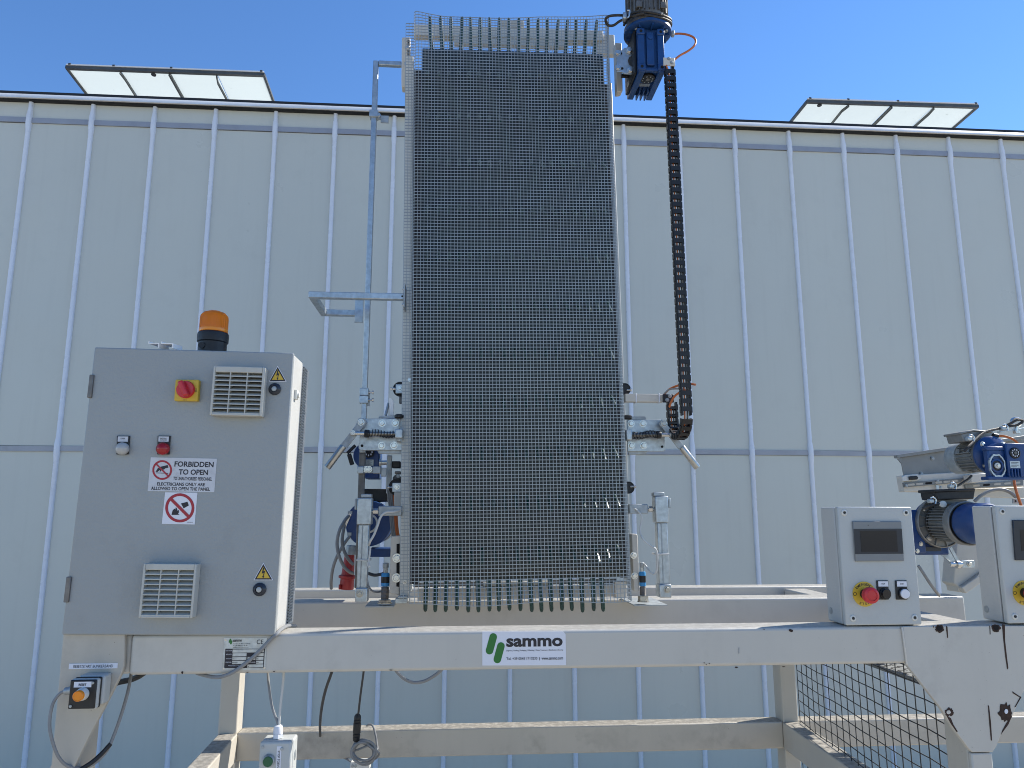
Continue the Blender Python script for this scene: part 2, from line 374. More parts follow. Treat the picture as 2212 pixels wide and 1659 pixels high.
# ------------------------------------------------------------------ open roof vents
def vent(tl, tr, bl, br, bars, label, skew):
    Yn, Yf = YW + .16, YW + .16 + .33
    A, B = W(tl, Yn), W(tr, Yn); C_, D_ = W(bl, Yf), W(br, Yf)
    C_ = A + (C_ - A) * 1.35; D_ = B + (D_ - B) * 1.35
    t = thing('roof_vent', label, 'roof window', (C_ + D_) / 2, 'open roof vents on the building')
    at = lambda u, v: (A * (1 - u) + B * u) * (1 - v) + (C_ * (1 - u) + D_ * u) * v
    nrm = (B - A).cross(C_ - A).normalized()
    if nrm.z < 0: nrm = -nrm
    us = [0] + [b for b, _ in bars] + [1]
    for i in range(len(us) - 1):
        m = MB(); a, b, c, d = at(us[i] + .002, .05), at(us[i + 1] - .002, .05), at(us[i + 1] - .002, 1), at(us[i] + .002, 1)
        m.add([a, b, c, d, a + nrm * .004, b + nrm * .004, c + nrm * .004, d + nrm * .004], [(0, 1, 2, 3), (7, 6, 5, 4), (0, 4, 5, 1), (1, 5, 6, 2), (2, 6, 7, 3), (3, 7, 4, 0)])
        m.build('pane', 'frosted_pane', t, smooth=False)
    MB().bar(at(-.004, 0), at(1.004, 0), .028, .026, nrm).build('frame_bar', 'alu_dark', t)
    for u in (0, 1): MB().bar(at(u, 0), at(u, 1), .018, .024, nrm).build('frame_bar', 'alu_dark', t)
    for (b, w), sk in zip(bars, skew):
        MB().bar(at(b, .02) - nrm * .02, at(b + sk, .22) - nrm * .02, w, .025, nrm).bar(at(b + sk, .22) - nrm * .02, at(b, 1) - nrm * .02, w, .025, nrm).build('glazing_bar', 'alu_dark', t)
    MB().bar(at(0, -.03) + nrm * .02, at(1, -.03) + nrm * .02, .010, .012, nrm).build('drip_edge', 'gutter', t)
    for u in (.01, .23, .52, .98): 
        q = at(u, -.02) + nrm * .025; MB().bar(q, q + (B - A).normalized() * .02, .02, .018, nrm).build('hinge_clip', 'alu_dark', t)
    q = at(.43 if tl[0] < 800 else .08, .06) - nrm * .01; MB().cyl(q, q - nrm * .01, .02).build('catch', 'black', t)
vent(cQ(462, 100), cQ(1826, 150), cQ(600, 280), cQ(1890, 328), [(.265, .009), (.515, .017), (.755, .009)], 'open frosted roof window above the cabinet, left of the conveyor', (.004, 0, -.01))
vent(cS(632, 100), cS(1872, 138), cS(515, 245), cS(1690, 295), [(.245, .009), (.495, .017), (.745, .009)], 'open frosted roof window right of the conveyor and cable chain', (-.012, 0, .006))
# ------------------------------------------------------------------ machine frame
YB = 2.10; BT = 1.284; BB = 1.182; XL = W((140, 1366), YB).x; XR = 2.05
fr = thing('machine_frame', 'cream painted steel tube frame carrying the cabinet, conveyor and control boxes', 'machine frame', (.3, 2.7, GZ))
XGE = W(cI(1250, 300), YB).x + .02
MB().box(XL + .17, XGE, YB, YB + .10, BB, BT).build('front_beam', 'cream', fr, bev=.009, seg=3)
MB().box(XL + .1, XR, 2.95, 3.07, 1.15, 1.268).build('middle_beam', 'cream', fr, bev=.008, seg=3)
zt3 = W((1500, 1268), 3.45).z
MB().box(XL - .05, XR, 3.45, 3.55, zt3 - .10, zt3).build('rear_beam', 'cream', fr, bev=.007, seg=3)
MB().box(XL - .05, XR, 3.40, 3.448, zt3 - .062, zt3 - .045).build('beam_flange', 'cream_clean', fr, bev=.002)
for sx in (XL + .1, 1.52): MB().box(sx, sx + .1, YB + .105, 2.945, BB + .003, BT - .02).build('side_beam', 'cream', fr, bev=.007)
for sx in (XL + .1, 1.52): MB().box(sx, sx + .1, 3.075, 3.445, BB + .003, BT - .03).build('side_beam', 'cream', fr, bev=.007)
# rear legs and lower rails
YR = 3.45
xl0, xl1 = W((475, 1500), YR).x, W((516, 1500), YR).x
xr0, xr1 = W((1689, 1500), YR).x, W((1722, 1500), YR).x
zl = W((740, 1579), YR).z; zl0 = W((740, 1640), YR).z
for a, b in ((xl0, xl1), (xr0, xr1)):
    MB().box(a, b, YR, YR + .09, GZ, zt3 - .101).build('leg', 'cream_dirty', fr, bev=.006)
MB().box(xl1 + .001, xr0 - .001, YR + .002, YR + .088, zl0, zl).build('lower_rail', 'cream_dirty', fr, bev=.006)
MB().box(xr1 + .001, 3.2, YR + .002, YR + .088, zl0, zl).build('lower_rail', 'cream_dirty', fr, bev=.006)
MB().add([], []).bar(((xl0 + xl1) / 2 + .005, YR - .002, (zl + zl0) / 2), (XL + .105, YB + .12, (zl + zl0) / 2), .08, zl - zl0).build('lower_side_rail', 'cream_dirty', fr, bev=.006)
MB().bar(((xr0 + xr1) / 2, YR - .002, (zl + zl0) / 2), (W((2120, 1650), YB).x + .02, YB + .12, (zl + zl0) / 2), .085, zl - zl0).build('lower_side_rail', 'cream_dirty', fr, bev=.006)
# front left gusset plate and leg
pl = [cO(303, 207), cO(815, 207), cO(808, 480), cO(783, 552), cO(640, 830), cO(520, 1060), cO(398, 1310), cO(150, 1900), cO(-60, 1900), cO(203, 1300)]
MB().ppoly(pl, YB - .004, YB + .012).build('gusset_plate', 'cream_dirty', fr, bev=.002)
a = W(cO(240, 1300), YB); MB().box(a.x + .004, a.x + .052, YB + .013, YB + .11, GZ, BB).build('leg', 'cream_dirty', fr, bev=.006)
MB().box(XL + .004, XL + .168, YB + .013, YB + .10, BB + .001, BT - .001).build('beam_end', 'cream', fr, bev=.006)
# front right gusset plate and leg
pr = [cI(1246, 146), cI(2700, 138), cI(2700, 455), cI(2330, 460), cI(2195, 690), cI(2125, 850), cI(2030, 1010), cI(1995, 1100), cI(1963, 1150), cI(1800, 1152), cI(1772, 1122), cI(1650, 960), cI(1550, 800), cI(1282, 458)]
MB().ppoly(pr, YB - .004, YB + .012).build('gusset_plate', 'cream', fr, bev=.002)
a, b = W(cI(1797, 1250), YB).x, W(cI(1965, 1250), YB).x
MB().box(a, b, YB + .013, YB + .11, GZ, BB).build('leg', 'cream_dirty', fr, bev=.006)
MB().box(a, b, YB - .002, YB + .0125, GZ, W(cI(1880, 1155), YB).z).build('leg_face', 'cream', fr, bev=.004)
MB().box(XGE + .001, XR, YB + .013, YB + .10, BB, BT - .001).build('beam_end', 'cream', fr, bev=.006)
MB().ppoly([cI(1236, 150), cI(1250, 150), cI(1290, 455), cI(1276, 455)], YB - .006, YB).build('weld_seam', 'cream_clean', fr, bev=.002)
# holes, burn marks and chipped paint on the right gusset
def blob(cr, cx, cy, rx, ry, Y, mt, name, seed, jag=.3, n=26):
    rr = random.Random(seed); pts = []
    for i in range(n):
        t = 2 * math.pi * i / n; k = 1 + rr.uniform(-jag, jag); pts.append(cr(cx + rx * k * math.cos(t), cy + ry * k * math.sin(t)))
    return MB().ppoly(pts, Y - .0012, Y).build(name, mt, fr, smooth=False)
Yg = YB - .0042
blob(cI, 1540, 165, 34, 32, Yg, 'rust', 'rust_patch', 1, .15); blob(cI, 1990, 160, 34, 32, Yg, 'rust', 'rust_patch', 2, .15)
blob(cI, 1540, 163, 21, 20, Yg - .0013, 'hole', 'bolt_hole', 3, .05); blob(cI, 1992, 158, 21, 20, Yg - .0013, 'hole', 'bolt_hole', 4, .05)
blob(cI, 1616, 830, 34, 32, Yg, 'rust', 'rust_patch', 5, .2); blob(cI, 1612, 832, 16, 15, Yg - .0013, 'cream_clean', 'bolt_hole', 6, .1)
blob(cI, 2066, 838, 56, 72, Yg, 'rust', 'rust_patch', 7, .22); blob(cI, 2072, 825, 14, 19, Yg - .0013, 'label_white', 'bolt_hole', 8, .05)
for i, q in enumerate([[(1592, 140), (1602, 150), (1608, 235), (1602, 240), (1594, 180)], [(2038, 130), (2060, 132), (2062, 260), (2078, 400), (2088, 480), (2080, 490), (2066, 400), (2050, 260)],
          [(1938, 140), (1944, 150), (1946, 210), (1942, 212)], [(1926, 775), (1934, 780), (1950, 920), (1958, 1060), (1950, 1055), (1938, 930)], [(2120, 665), (2180, 705), (2186, 718), (2124, 680)],
          [(2186, 705), (2192, 712), (2146, 790), (2138, 792)], [(1590, 850), (1630, 880), (1650, 930), (1684, 985), (1676, 990), (1630, 925)], [(2118, 860), (2088, 930), (2036, 1000), (2030, 1012), (2042, 975), (2075, 915)],
          [(1490, 140), (1496, 142), (1496, 160), (1492, 158)]]):
    MB().ppoly([cI(*p) for p in q], Yg - .001, Yg).build('burn_mark', 'rust', fr, smooth=False)
for c, cx, cy, rx, ry, sd_ in [(cI, 355, 180, 20, 14, 31), (cI, 140, 170, 5, 4, 32), (cI, 295, 468, 14, 5, 33), (cO, 1290, 538, 10, 12, 34), (cO, 1830, 537, 10, 4, 35), (cM, 35, 1135, 14, 4, 36), (cO, 2050, 529, 12, 4, 37)]:
    MB().ppoly([c(cx + rx * math.cos(i * .7) * random.uniform(.6, 1.2), cy + ry * math.sin(i * .7) * random.uniform(.6, 1.2)) for i in range(9)], YB - .0014, YB - .0004).build('paint_chip', 'rust', fr, smooth=False)
cN2 = crop(1324.9, 1324.9, .2083)
for cx, cy, rx, ry in [(942, 514, 5, 7), (964, 530, 5, 6), (996, 521, 6, 6), (1276, 560, 22, 9), (1304, 385, 7, 40)]:
    MB().ppoly([cN2(cx + rx * math.cos(i * .7) * random.uniform(.7, 1.1), cy + ry * math.sin(i * .7) * random.uniform(.7, 1.1)) for i in range(9)], YB - .0014, YB - .0004).build('paint_chip', 'rust' if ry < 30 else 'galv_dull', fr, smooth=False)
# logo sticker on the front beam
Yl = YB - .0012
lg = MB().ppoly([cM(793, 815), cM(1465, 815), cM(1484, 838), cM(1489, 1094), cM(793, 1097)], Yl, YB - .0001).build('logo_plate', 'label_white', fr, label='white sticker with green bars and company lettering', smooth=False)
Yt = Yl - .0006
def capsule(cr, ax, ay, bx, by, r, n=10):
    t = math.atan2(by - ay, bx - ax); pts = []
    for i in range(n + 1): q = t - math.pi / 2 + math.pi * i / n; pts.append(cr(bx + r * math.cos(q), by + r * math.sin(q)))
    for i in range(n + 1): q = t + math.pi / 2 + math.pi * i / n; pts.append(cr(ax + r * math.cos(q), ay + r * math.sin(q)))
    return pts
for q in ((884, 860, 853, 974), (948, 935, 918, 1047)):
    MB().ppoly(capsule(cM, *q, 31), Yt, Yl - .0001).build('logo_bar', 'print_green', lg, smooth=False)
text(lg, 'sammo', cM(992, 868), cM(1460, 941), Yt, bold=.035)
text(lg, 'Logistics | Grading | Packaging | Palletizing | Water Treatment | Disinfection | Sowing', cM(992, 964), cM(1462, 979), Yt, bold=.006)
text(lg, 'Tel. +39 0543 1710230', cM(993, 1028), cM(1250, 1050), Yt, bold=.01)
text(lg, '|', cM(1266, 1028), cM(1270, 1054), Yt)
text(lg, 'www.sammo.com', cM(1285, 1030), cM(1463, 1049), Yt, bold=.012)
# machine name plate
np_ = MB().ppoly([cO(1638, 248), cO(1995, 248), cO(1980, 512), cO(1622, 512)], Yl, YB - .0001).build('name_plate', 'galv', fr, label='small metal rating plate with a black table', smooth=False)
for q in ((1690, 262, 1682, 282), (1700, 275, 1693, 295)): MB().ppoly(capsule(cO, *q, 7), Yt, Yl - .0001).build('logo_bar', 'print_green', np_, smooth=False)
text(np_, 'sammo', cO(1713, 262), cO(1785, 280), Yt, bold=.03)
text(np_, 'CE', cO(1908, 262), cO(1963, 300), Yt, bold=.005)
for i, s in enumerate(('Via Z. Ugola, 36 - 48011 Luzzo (RA) Italy', 'T +39 0543 171 02 30', 'info@sammo.com  www.sammo.com')): text(np_, s, cO(1713, 293 + i * 14), cO((1855, 1830, 1840)[i], 302 + i * 14), Yt, bold=.008)
MB().ppoly([cO(1648, 338), cO(1976, 338), cO(1966, 498), cO(1638, 498)], Yt, Yl - .0001).build('table_print', 'print_black', np_, smooth=False)
Yt2 = Yt - .0003
for x0_, y0_, x1_, y1_ in [(1708, 343, 1968, 369), (1708, 375, 1824, 401), (1905, 375, 1966, 399), (1706, 407, 1822, 433), (1905, 405, 1964, 430), (1832, 405, 1898, 431), (1704, 439, 1822, 465), (1903, 437, 1962, 462), (1830, 468, 1962, 493)]:
    MB().pbox(cO(x0_, y0_), cO(x1_, y1_), Yt2, Yt - .0001).build('table_field', 'galv', np_, smooth=False)
for s, x0_, y0_, x1_, y1_ in [('MODELLO MACCHINA', 1652, 348, 1704, 358), ('NUMERO DI MATRICOLA', 1652, 380, 1702, 390), ('TENSIONE', 1652, 416, 1700, 424), ('CONSUMO ARIA', 1650, 445, 1698, 455), ('PRESSIONE ARIA', 1842, 445, 1896, 455), ('MASSA DELLA MACCHINA', 1672, 474, 1822, 482)]:
    text(np_, s, cO(x0_, y0_), cO(x1_, y1_), Yt2, 'label_white')
for s, x0_, y0_ in (('V', 1709, 416), ('Hz', 1908, 416), ('Nl/min', 1707, 448), ('bar', 1906, 446), ('kg', 1832, 478)): text(np_, s, cO(x0_, y0_), cO(x0_ + 7 * len(s), y0_ + 10), Yt2 - .0002, bold=.01)
for p in ((1652, 264), (1972, 495), (1637, 500)): pbolt(np_, cO(*p), Yl, 2.0, name='rivet')
# strip label over the reset box
sl_ = MB().ppoly([cO(352, 462), cO(755, 457), cO(752, 500), cO(348, 508)], YB - .0056, YB - .0042).build('strip_label', 'label_white', fr, label='white label strip above the reset box', smooth=False)
text(sl_, 'RESET/START BUNKERBAND', cO(388, 471), cO(716, 495), YB - .006, bold=.004)
# black wire mesh and cable tray at the right end
bmx = lambda y: 1.455 + (y - 2.22) / 1.22 * .095
m = MB(); ny = 21
for i in range(ny + 1):
    y = 2.23 + i * .057; r = .0019
    m.tube([(bmx(y), y, GZ + .2), (bmx(y), y, BT - .105)], r, 5)
    if i == 9 or i == ny - 2: m.tube([(bmx(y) + .004, y + .008, GZ + .2), (bmx(y) + .004, y + .008, BT - .105)], r, 5)
z = GZ + .22
while z < BT - .11:
    m.tube([(bmx(2.22 + j * .12) + .003 * math.sin(j * 1.3), 2.22 + j * .12, z + .002 * math.sin(j * 2.1)) for j in range(11)], .0019, 5); z += .043
mp = m.build('wire_panel', 'black', None)
tag(mp, 'black welded wire guard panel under the right end of the frame', 'wire panel')
tr = thing('cable_tray', 'perforated galvanised cable tray under the right gusset plate', 'cable tray', (1.5, 2.45, 1.05))
MB().box(1.50, 1.65, 2.2, 2.76, 1.053, 1.056).box(1.50, 1.503, 2.2, 2.76, 1.056, 1.066).build('tray_plate', 'tray', tr)
for r in range(3):
    for i in range(13):
        y = 2.22 + i * .042 + (.021 if r % 2 else 0)
        MB().box(1.518 + r * .035, 1.54 + r * .035, y, y + .008, 1.0562, 1.0567).build('slot', 'hole', tr, smooth=False)
        if r < 2: MB().box(1.545 + r * .035, 1.55 + r * .035, y, y + .02, 1.0562, 1.0567).build('slot', 'hole', tr, smooth=False)
# ------------------------------------------------------------------ electrical cabinet
YC = 2.085
pv = W(cB(70, 1375), YC); ra = .0143; fc = roll(pv, ra)
cab = thing('electrical_cabinet', 'large grey textured electrical cabinet with two louvres standing on the front beam', 'cabinet', pv, ry=ra)
tl, tr_, bl, br = fc(W(cA(340, 452), YC)), fc(W(cA(2000, 487), YC)), pv, fc(W(cB(1830, 1378), YC))
cx0, cx1 = (tl.x + bl.x) / 2, (tr_.x + br.x) / 2; cz0, cz1 = BT + .004, (tl.z + tr_.z) / 2
def part(m, name, mt, parent=None, **k): return m.build(name, mt, cab if parent is None else parent, **k)
part(MB().box(cx0, cx1, YC, YC + .018, cz0, cz1), 'door', 'cabinet', bev=.004, seg=3)
part(MB().box(cx0 + .004, cx1 - .006, YC + .018, YC + .022, cz0 + .004, cz1 - .004), 'door_seal', 'rubber')
part(MB().box(cx0 + .002, cx1 - .001, YC + .0225, YC + .135, cz0, cz1 - .002), 'body', 'cabinet_side', bev=.004, seg=3)
part(MB().box(cx0 + .006, cx1 - .0015, YC + .1355, YC + .235, cz0, cz1 - .006), 'rear_tray', 'cabinet_side', bev=.003)
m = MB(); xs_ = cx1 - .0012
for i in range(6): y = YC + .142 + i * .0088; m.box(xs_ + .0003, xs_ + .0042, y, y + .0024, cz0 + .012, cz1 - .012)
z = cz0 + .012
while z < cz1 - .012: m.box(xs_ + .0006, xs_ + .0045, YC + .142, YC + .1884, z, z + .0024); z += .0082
part(m, 'dapple_grid', 'cabinet')['kind'] = 'stuff'  # grey bars added to imitate the dappled shadow of the conveyor mesh
def louvre(cr, f4, right, name='louvre'):
    d = .034; Yf = YC - d
    q = [fc(W(cr(*p), Yf)) for p in f4]; x0, x1 = (q[0].x + q[3].x) / 2, (q[1].x + q[2].x) / 2; z1, z0 = (q[0].z + q[1].z) / 2, (q[2].z + q[3].z) / 2
    lv = part(MB().box(x0, x0 + .006, Yf, YC - .0005, z0, z1).box(x1 - .006, x1, Yf, YC - .0005, z0, z1).box(x0 + .0062, x1 - .0062, Yf, YC - .0005, z1 - .016, z1).box(x0 + .0062, x1 - .0062, Yf, YC - .0005, z0, z0 + .005), name, 'vent', bev=.0015)
    part(MB().box(x0 + .004, x1 - .004, YC - .006, YC - .0004, z0 + .003, z1 - .01), 'filter_mat', 'vent_dark', lv)
    n = 9; h = (z1 - .016 - z0 - .004) / n
    for i in range(n):
        zz = z0 + .004 + (i + .5) * h
        mm = MB(); a = .62
        mm.add([(x0 + .006, Yf + .001, zz - h * .5 + .0005), (x1 - .006, Yf + .001, zz - h * .5 + .0005), (x1 - .006, Yf + .024, zz + h * .42), (x0 + .006, Yf + .024, zz + h * .42),
                (x0 + .006, Yf + .001, zz - h * .5 + .0032), (x1 - .006, Yf + .001, zz - h * .5 + .0032), (x1 - .006, Yf + .024, zz + h * .42 + .0025), (x0 + .006, Yf + .024, zz + h * .42 + .0025)],
               [(0, 1, 2, 3), (7, 6, 5, 4), (0, 4, 5, 1), (1, 5, 6, 2), (2, 6, 7, 3), (3, 7, 4, 0)])
        part(mm, 'slat', 'vent', lv, smooth=False)
    for k in (1, 2): xx = x0 + (x1 - x0) * (k / 3 + (.004 if k == 1 else 0)); part(MB().box(xx - .0013, xx + .0013, Yf + .0012, YC - .008, z0 + .004, z1 - .015), 'divider', 'vent', lv)
louvre(cA, [(1328, 605), (1750, 612), (1730, 1020), (1296, 1008)], 1778)
louvre(cB, [(744, 805), (1186, 808), (1154, 1256), (708, 1256)], 1222)
def lpoly(cr, pts, Y0, Y1): return MB().ppoly([cr(*p) for p in pts], Y0, Y1, fc)
# main switch
Ys = YC - .018
sw = part(lpoly(cA, [(1012, 714), (1208, 716), (1196, 892), (1000, 890)], Ys, YC - .0005), 'main_switch', 'yellow', bev=.0025, label='red rotary main switch on a yellow plate')
c = fc(W(cA(1102, 800), Ys)); r = 72 * .2604 * S(cA(1102, 800), Ys)
part(MB().lathe([(r, 0), (r, .008), (r * .93, .011)], c, (0, -1, 0), 28), 'dial', 'red_bright', sw)
u = Vector((.43, 0, -.90)).normalized(); part(MB().bar(c - u * r * .93 + Vector((0, -.019, 0)), c + u * r * .93 + Vector((0, -.019, 0)), r * .62, .022, (0, 1, 0)), 'handle', 'red_bright', sw, bev=.004, seg=3)
text(sw, 'OFF', cA(1172, 790), cA(1192, 820), Ys - .0004, fn=fc, rot=-1.57); text(sw, 'NO 1', cA(1075, 880), cA(1106, 890), Ys - .0004, fn=fc)
# indicator lamps
for (hx, lx, lens, cap, lab, cy_) in ((522, (566, 1287), 'clear_lens', 'POWER', 'clear indicator lamp with a small white tag', 0), (860, (903, 1288), 'red_lens', 'EMERGENCY\nACTIVATED', 'red indicator lamp with a small white tag', 0)):
    h = part(lpoly(cA, [(hx + 4, 1180), (hx + 110, 1181), (hx + 100, 1336), (hx - 2, 1336)], YC - .006, YC - .0004), 'indicator_lamp', 'black', bev=.0015, label=lab)
    part(lpoly(cA, [(hx + 13, 1187), (hx + 98, 1188), (hx + 95, 1231), (hx + 11, 1230)], YC - .0075, YC - .0061), 'tag', 'label_old', h, smooth=False)
    text(h, cap, cA(hx + (36 if cap == 'POWER' else 24), 1198), cA(hx + (72 if cap == 'POWER' else 84), 1211 if cap == 'POWER' else 1222), YC - .0078, fn=fc, bold=.01)
    c = fc(W(cA(*lx), YC - .015)); r = 51 * .2604 * S(cA(*lx), YC); c.y = YC - .006
    part(MB().lathe([(r, 0), (r, .008), (r * .96, .011), (r * .62, .017), (r * .12, .020)], c, (0, -1, 0), 28), 'lens', lens, h)
# stickers
s1 = part(lpoly(cA, [(808, 1360), (1357, 1372), (1335, 1650), (782, 1640)], YC - .001, YC - .0002), 'sign', 'label_old', smooth=False, label='cracked white sign reading forbidden to open')
Yt = YC - .0014
for s, x0_, y0_, x1_, y1_, bd in [('FORBIDDEN', 1005, 1396, 1330, 1441, .025), ('TO OPEN', 1040, 1461, 1283, 1506, .025), ('TO UNAUTHORISED PERSONNEL', 995, 1524, 1316, 1553, .02), ('ELECTRICIANS ONLY ARE', 860, 1570, 1258, 1598, .022), ('ALLOWED TO OPEN THE PANEL', 810, 1607, 1301, 1635, .022)]:
    text(s1, s, cA(x0_, y0_), cA(x1_, y1_), Yt, bold=bd, fn=fc)
def prohib(parent, cr, cx, cy, r0, r1, w, Y):
    part(pring(cx, cy, r0, r1, Y, cr, fc), 'ring', 'print_red', parent, smooth=False)
    k = (r0 + r1) / 2 * .7071; d = w / 2 * .7071
    part(lpoly(cr, [(cx - k - d, cy - k + d), (cx - k + d, cy - k - d), (cx + k + d, cy + k - d), (cx + k - d, cy + k + d)], Y - .0004, Y - .0002), 'slash', 'print_red', parent, smooth=False)
part(lpoly(cA, [(848, 1480), (866, 1452), (892, 1438), (948, 1424), (955, 1446), (930, 1452), (916, 1462), (898, 1462), (890, 1478), (882, 1480), (884, 1464), (864, 1482)], Yt - .0001, Yt), 'hand_pictogram', 'print_black', s1, smooth=False)
part(lpoly(cA, [(850, 1487), (952, 1491), (952, 1496), (850, 1492)], Yt - .0001, Yt), 'line_pictogram', 'print_black', s1, smooth=False)
prohib(s1, cA, 903, 1466, 66, 82, 13, Yt)
s2 = part(lpoly(cB, [(927, 213), (1195, 216), (1172, 480), (900, 474)], YC - .0009, YC - .0002), 'sign', 'label_white', smooth=False, label='square white sign, no water on fire pictogram')
part(lpoly(cB, [(982, 390), (990, 362), (1005, 348), (1012, 358), (1016, 334), (1026, 350), (1030, 366), (1042, 360), (1040, 382), (1034, 394), (1044, 396), (1044, 400), (980, 400)], Yt - .0001, Yt), 'fire_pictogram', 'print_black', s2, smooth=False)
part(lpoly(cB, [(1058, 306), (1112, 291), (1124, 322), (1080, 346), (1072, 330)], Yt - .0001, Yt), 'bucket_pictogram', 'print_black', s2, smooth=False)
text(s2, 'COM-01-02', cB(1110, 458), cB(1156, 467), Yt, fn=fc)
prohib(s2, cB, 1049, 342, 98, 121, 25, Yt)
def hazard(cr, cx, cy, h, lab):
    t = lambda k, dy=0: [(cx, cy - h * .66 * k + dy), (cx + h * .565 * k, cy + h * .34 * k + dy), (cx - h * .565 * k, cy + h * .34 * k + dy)]
    s = part(lpoly(cr, t(1.0), YC - .0009, YC - .0002), 'hazard_sticker', 'label_white', smooth=False, label=lab)
    part(lpoly(cr, t(.89), YC - .0013, YC - .001), 'border', 'print_black', s, smooth=False)
    part(lpoly(cr, t(.66), YC - .0017, YC - .0014), 'field', 'yellow', s, smooth=False)
    k = h / 130
    part(lpoly(cr, [(cx + a * k, cy + b * k) for a, b in [(-2, -50), (8, -50), (1, -22), (14, -26), (2, 14), (8, 12), (-2, 32), (-9, 12), (-3, 14), (2, -10), (-12, -4)]], YC - .0021, YC - .0018), 'bolt_pictogram', 'print_black', s, smooth=False)
hazard(cA, 1861, 688, 131, 'upper yellow electric shock sticker')
hazard(cB, 1742, 893, 145, 'lower yellow electric shock sticker')
for cr, p, rr in ((cA, (1834, 793), 50), (cB, (1708, 1020), 54)):
    c = fc(W(cr(*p), YC - .006)); c.y = YC - .0003; r = rr * .2604 * S(cr(*p), YC)
    lk = part(MB().lathe([(r, 0), (r, .004), (r * .72, .010), (r * .55, .011), (r * .5, .007)], c, (0, -1, 0), 28), 'lock', 'bezel_dark')
    part(MB().lathe([(r * .44, .0075), (r * .4, .010), (r * .2, .011)], c, (0, -1, 0), 20), 'key_slot', 'galv_dull', lk)
for cr, q in ((cA, [(300, 674), (335, 674), (318, 867), (280, 866)]), (cB, [(108, 913), (150, 912), (126, 1127), (84, 1126)])):
    w = [fc(W(cr(*p), YC - .004)) for p in q]; x0_, x1_ = (w[0].x + w[3].x) / 2, (w[1].x + w[2].x) / 2
    part(MB().box(x0_, x1_, YC - .006, YC + .03, w[2].z, w[0].z), 'hinge', 'steel_old', bev=.002)
part(MB().box(cx1 - .0008, cx1 + .007, YC + .045, YC + .066, cz1 - .125, cz1 - .098).cyl((cx1 + .006, YC + .056, cz1 - .113), (cx1 + .013, YC + .056, cz1 - .113), .008), 'side_knob', 'white_plastic', bev=.001)
# ------------------------------------------------------------------ beacon and offcuts on the cabinet
tz = cz1 - .008
q = W(cA(1328, 330), 2.19); bx = q.x; s_ = S(cA(1328, 330), 2.19) * .2604
zz = lambda y: W(cA(1328, y), 2.19).z
bc = thing('warning_beacon', 'orange flashing beacon with black base on top of the electrical cabinet', 'beacon', (bx, 2.19, tz))
MB().lathe([(112 * s_, tz + .001), (112 * s_, zz(415)), (122 * s_, zz(408)), (124 * s_, zz(352)), (120 * s_, zz(336)), (108 * s_, zz(330))], (bx, 2.19, 0), (0, 0, 1), 32).build('base', 'black', bc)
MB().cyl((bx - 50 * s_, 2.19 - 115 * s_, zz(455)), (bx - 50 * s_, 2.19 - 100 * s_, zz(455)), 26 * s_).build('plug', 'black', bc)
o_ = MB().lathe([(110 * s_, zz(329)), (112 * s_, zz(318)), (112 * s_, zz(212)), (108 * s_, zz(190)), (86 * s_, zz(166)), (45 * s_, zz(151)), (8 * s_, zz(147))], (bx, 2.19, 0), (0, 0, 1), 40).build('lens', 'orange_lens', bc)
MB().lathe([(46 * s_, zz(326)), (44 * s_, zz(225)), (30 * s_, zz(205)), (5 * s_, zz(200))], (bx, 2.19, 0), (0, 0, 1), 32).build('reflector', 'galv', bc)
MB().lathe([(113 * s_, zz(300)), (113.6 * s_, zz(300) - .001), (113.6 * s_, zz(326)), (113 * s_, zz(327))], (bx, 2.19, 0), (0, 0, 1), 40).build('lens_rim', 'amber', bc)
for i, (x0_, x1_, lab) in enumerate(((785, 905, 'small bent aluminium offcut on top of the cabinet, left one'), (890, 1020, 'small bent aluminium offcut on top of the cabinet, nearer the beacon'))):
    Y0 = 2.089; a, b = W(cA(x0_, 440), Y0).x, W(cA(x1_, 440), Y0).x
    t = MB(); d = Vector((.35, .9, 0)).normalized(); zb_ = cz1 + .0006
    for ax_, bx_, h0, h1 in ((a, b - .012, .012, .0145), (a, a + .002, .0145, .019), (b - .012, b - .010, .0005, .0145)):
        t.add([(ax_, Y0, zb_ + h0), (bx_, Y0, zb_ + h0), (bx_ + .012, Y0 + .04, zb_ + h0), (ax_ + .012, Y0 + .04, zb_ + h0), (ax_, Y0, zb_ + h1), (bx_, Y0, zb_ + h1), (bx_ + .012, Y0 + .04, zb_ + h1), (ax_ + .012, Y0 + .04, zb_ + h1)],
              [(0, 3, 2, 1), (4, 5, 6, 7), (0, 1, 5, 4), (1, 2, 6, 5), (2, 3, 7, 6), (3, 0, 4, 7)])
    tag(t.build('metal_offcut', 'gutter'), lab, 'metal offcut', 'metal offcuts on the cabinet')
# ------------------------------------------------------------------ reset box
Y0, Y1, Y2 = YB - .0045, YB - .045, YB - .078
rx = thing('reset_button_box', 'black and grey push button box with amber reset button under the cabinet', 'button box', W(cO(500, 800), Y0))
MB().pbox(cO(418, 560), cO(640, 808), Y1, Y0).build('base', 'box_grey', rx, bev=.006, seg=3)
MB().pbox(cO(385, 575), cO(606, 832), Y1 - .012, Y1 - .0005).build('gasket_rim', 'black', rx, bev=.004)
MB().pbox(cO(358, 588), cO(588, 842), Y2 + .006, Y1 - .0125).build('lid_edge', 'box_grey', rx, bev=.005, seg=3)
MB().pbox(cO(350, 596), cO(572, 838), Y2, Y2 + .0055).build('lid', 'black', rx, bev=.003)
lb = MB().pbox(cO(392, 612), cO(537, 658), Y2 - .0008, Y2 - .0001).build('label_plate', 'label_white', rx, smooth=False)
text(lb, 'RESET', cO(431, 626), cO(495, 646), Y2 - .0012, bold=.03)
c = W(cO(466, 712), Y2); s_ = .2604 * S(cO(460, 712), Y2)
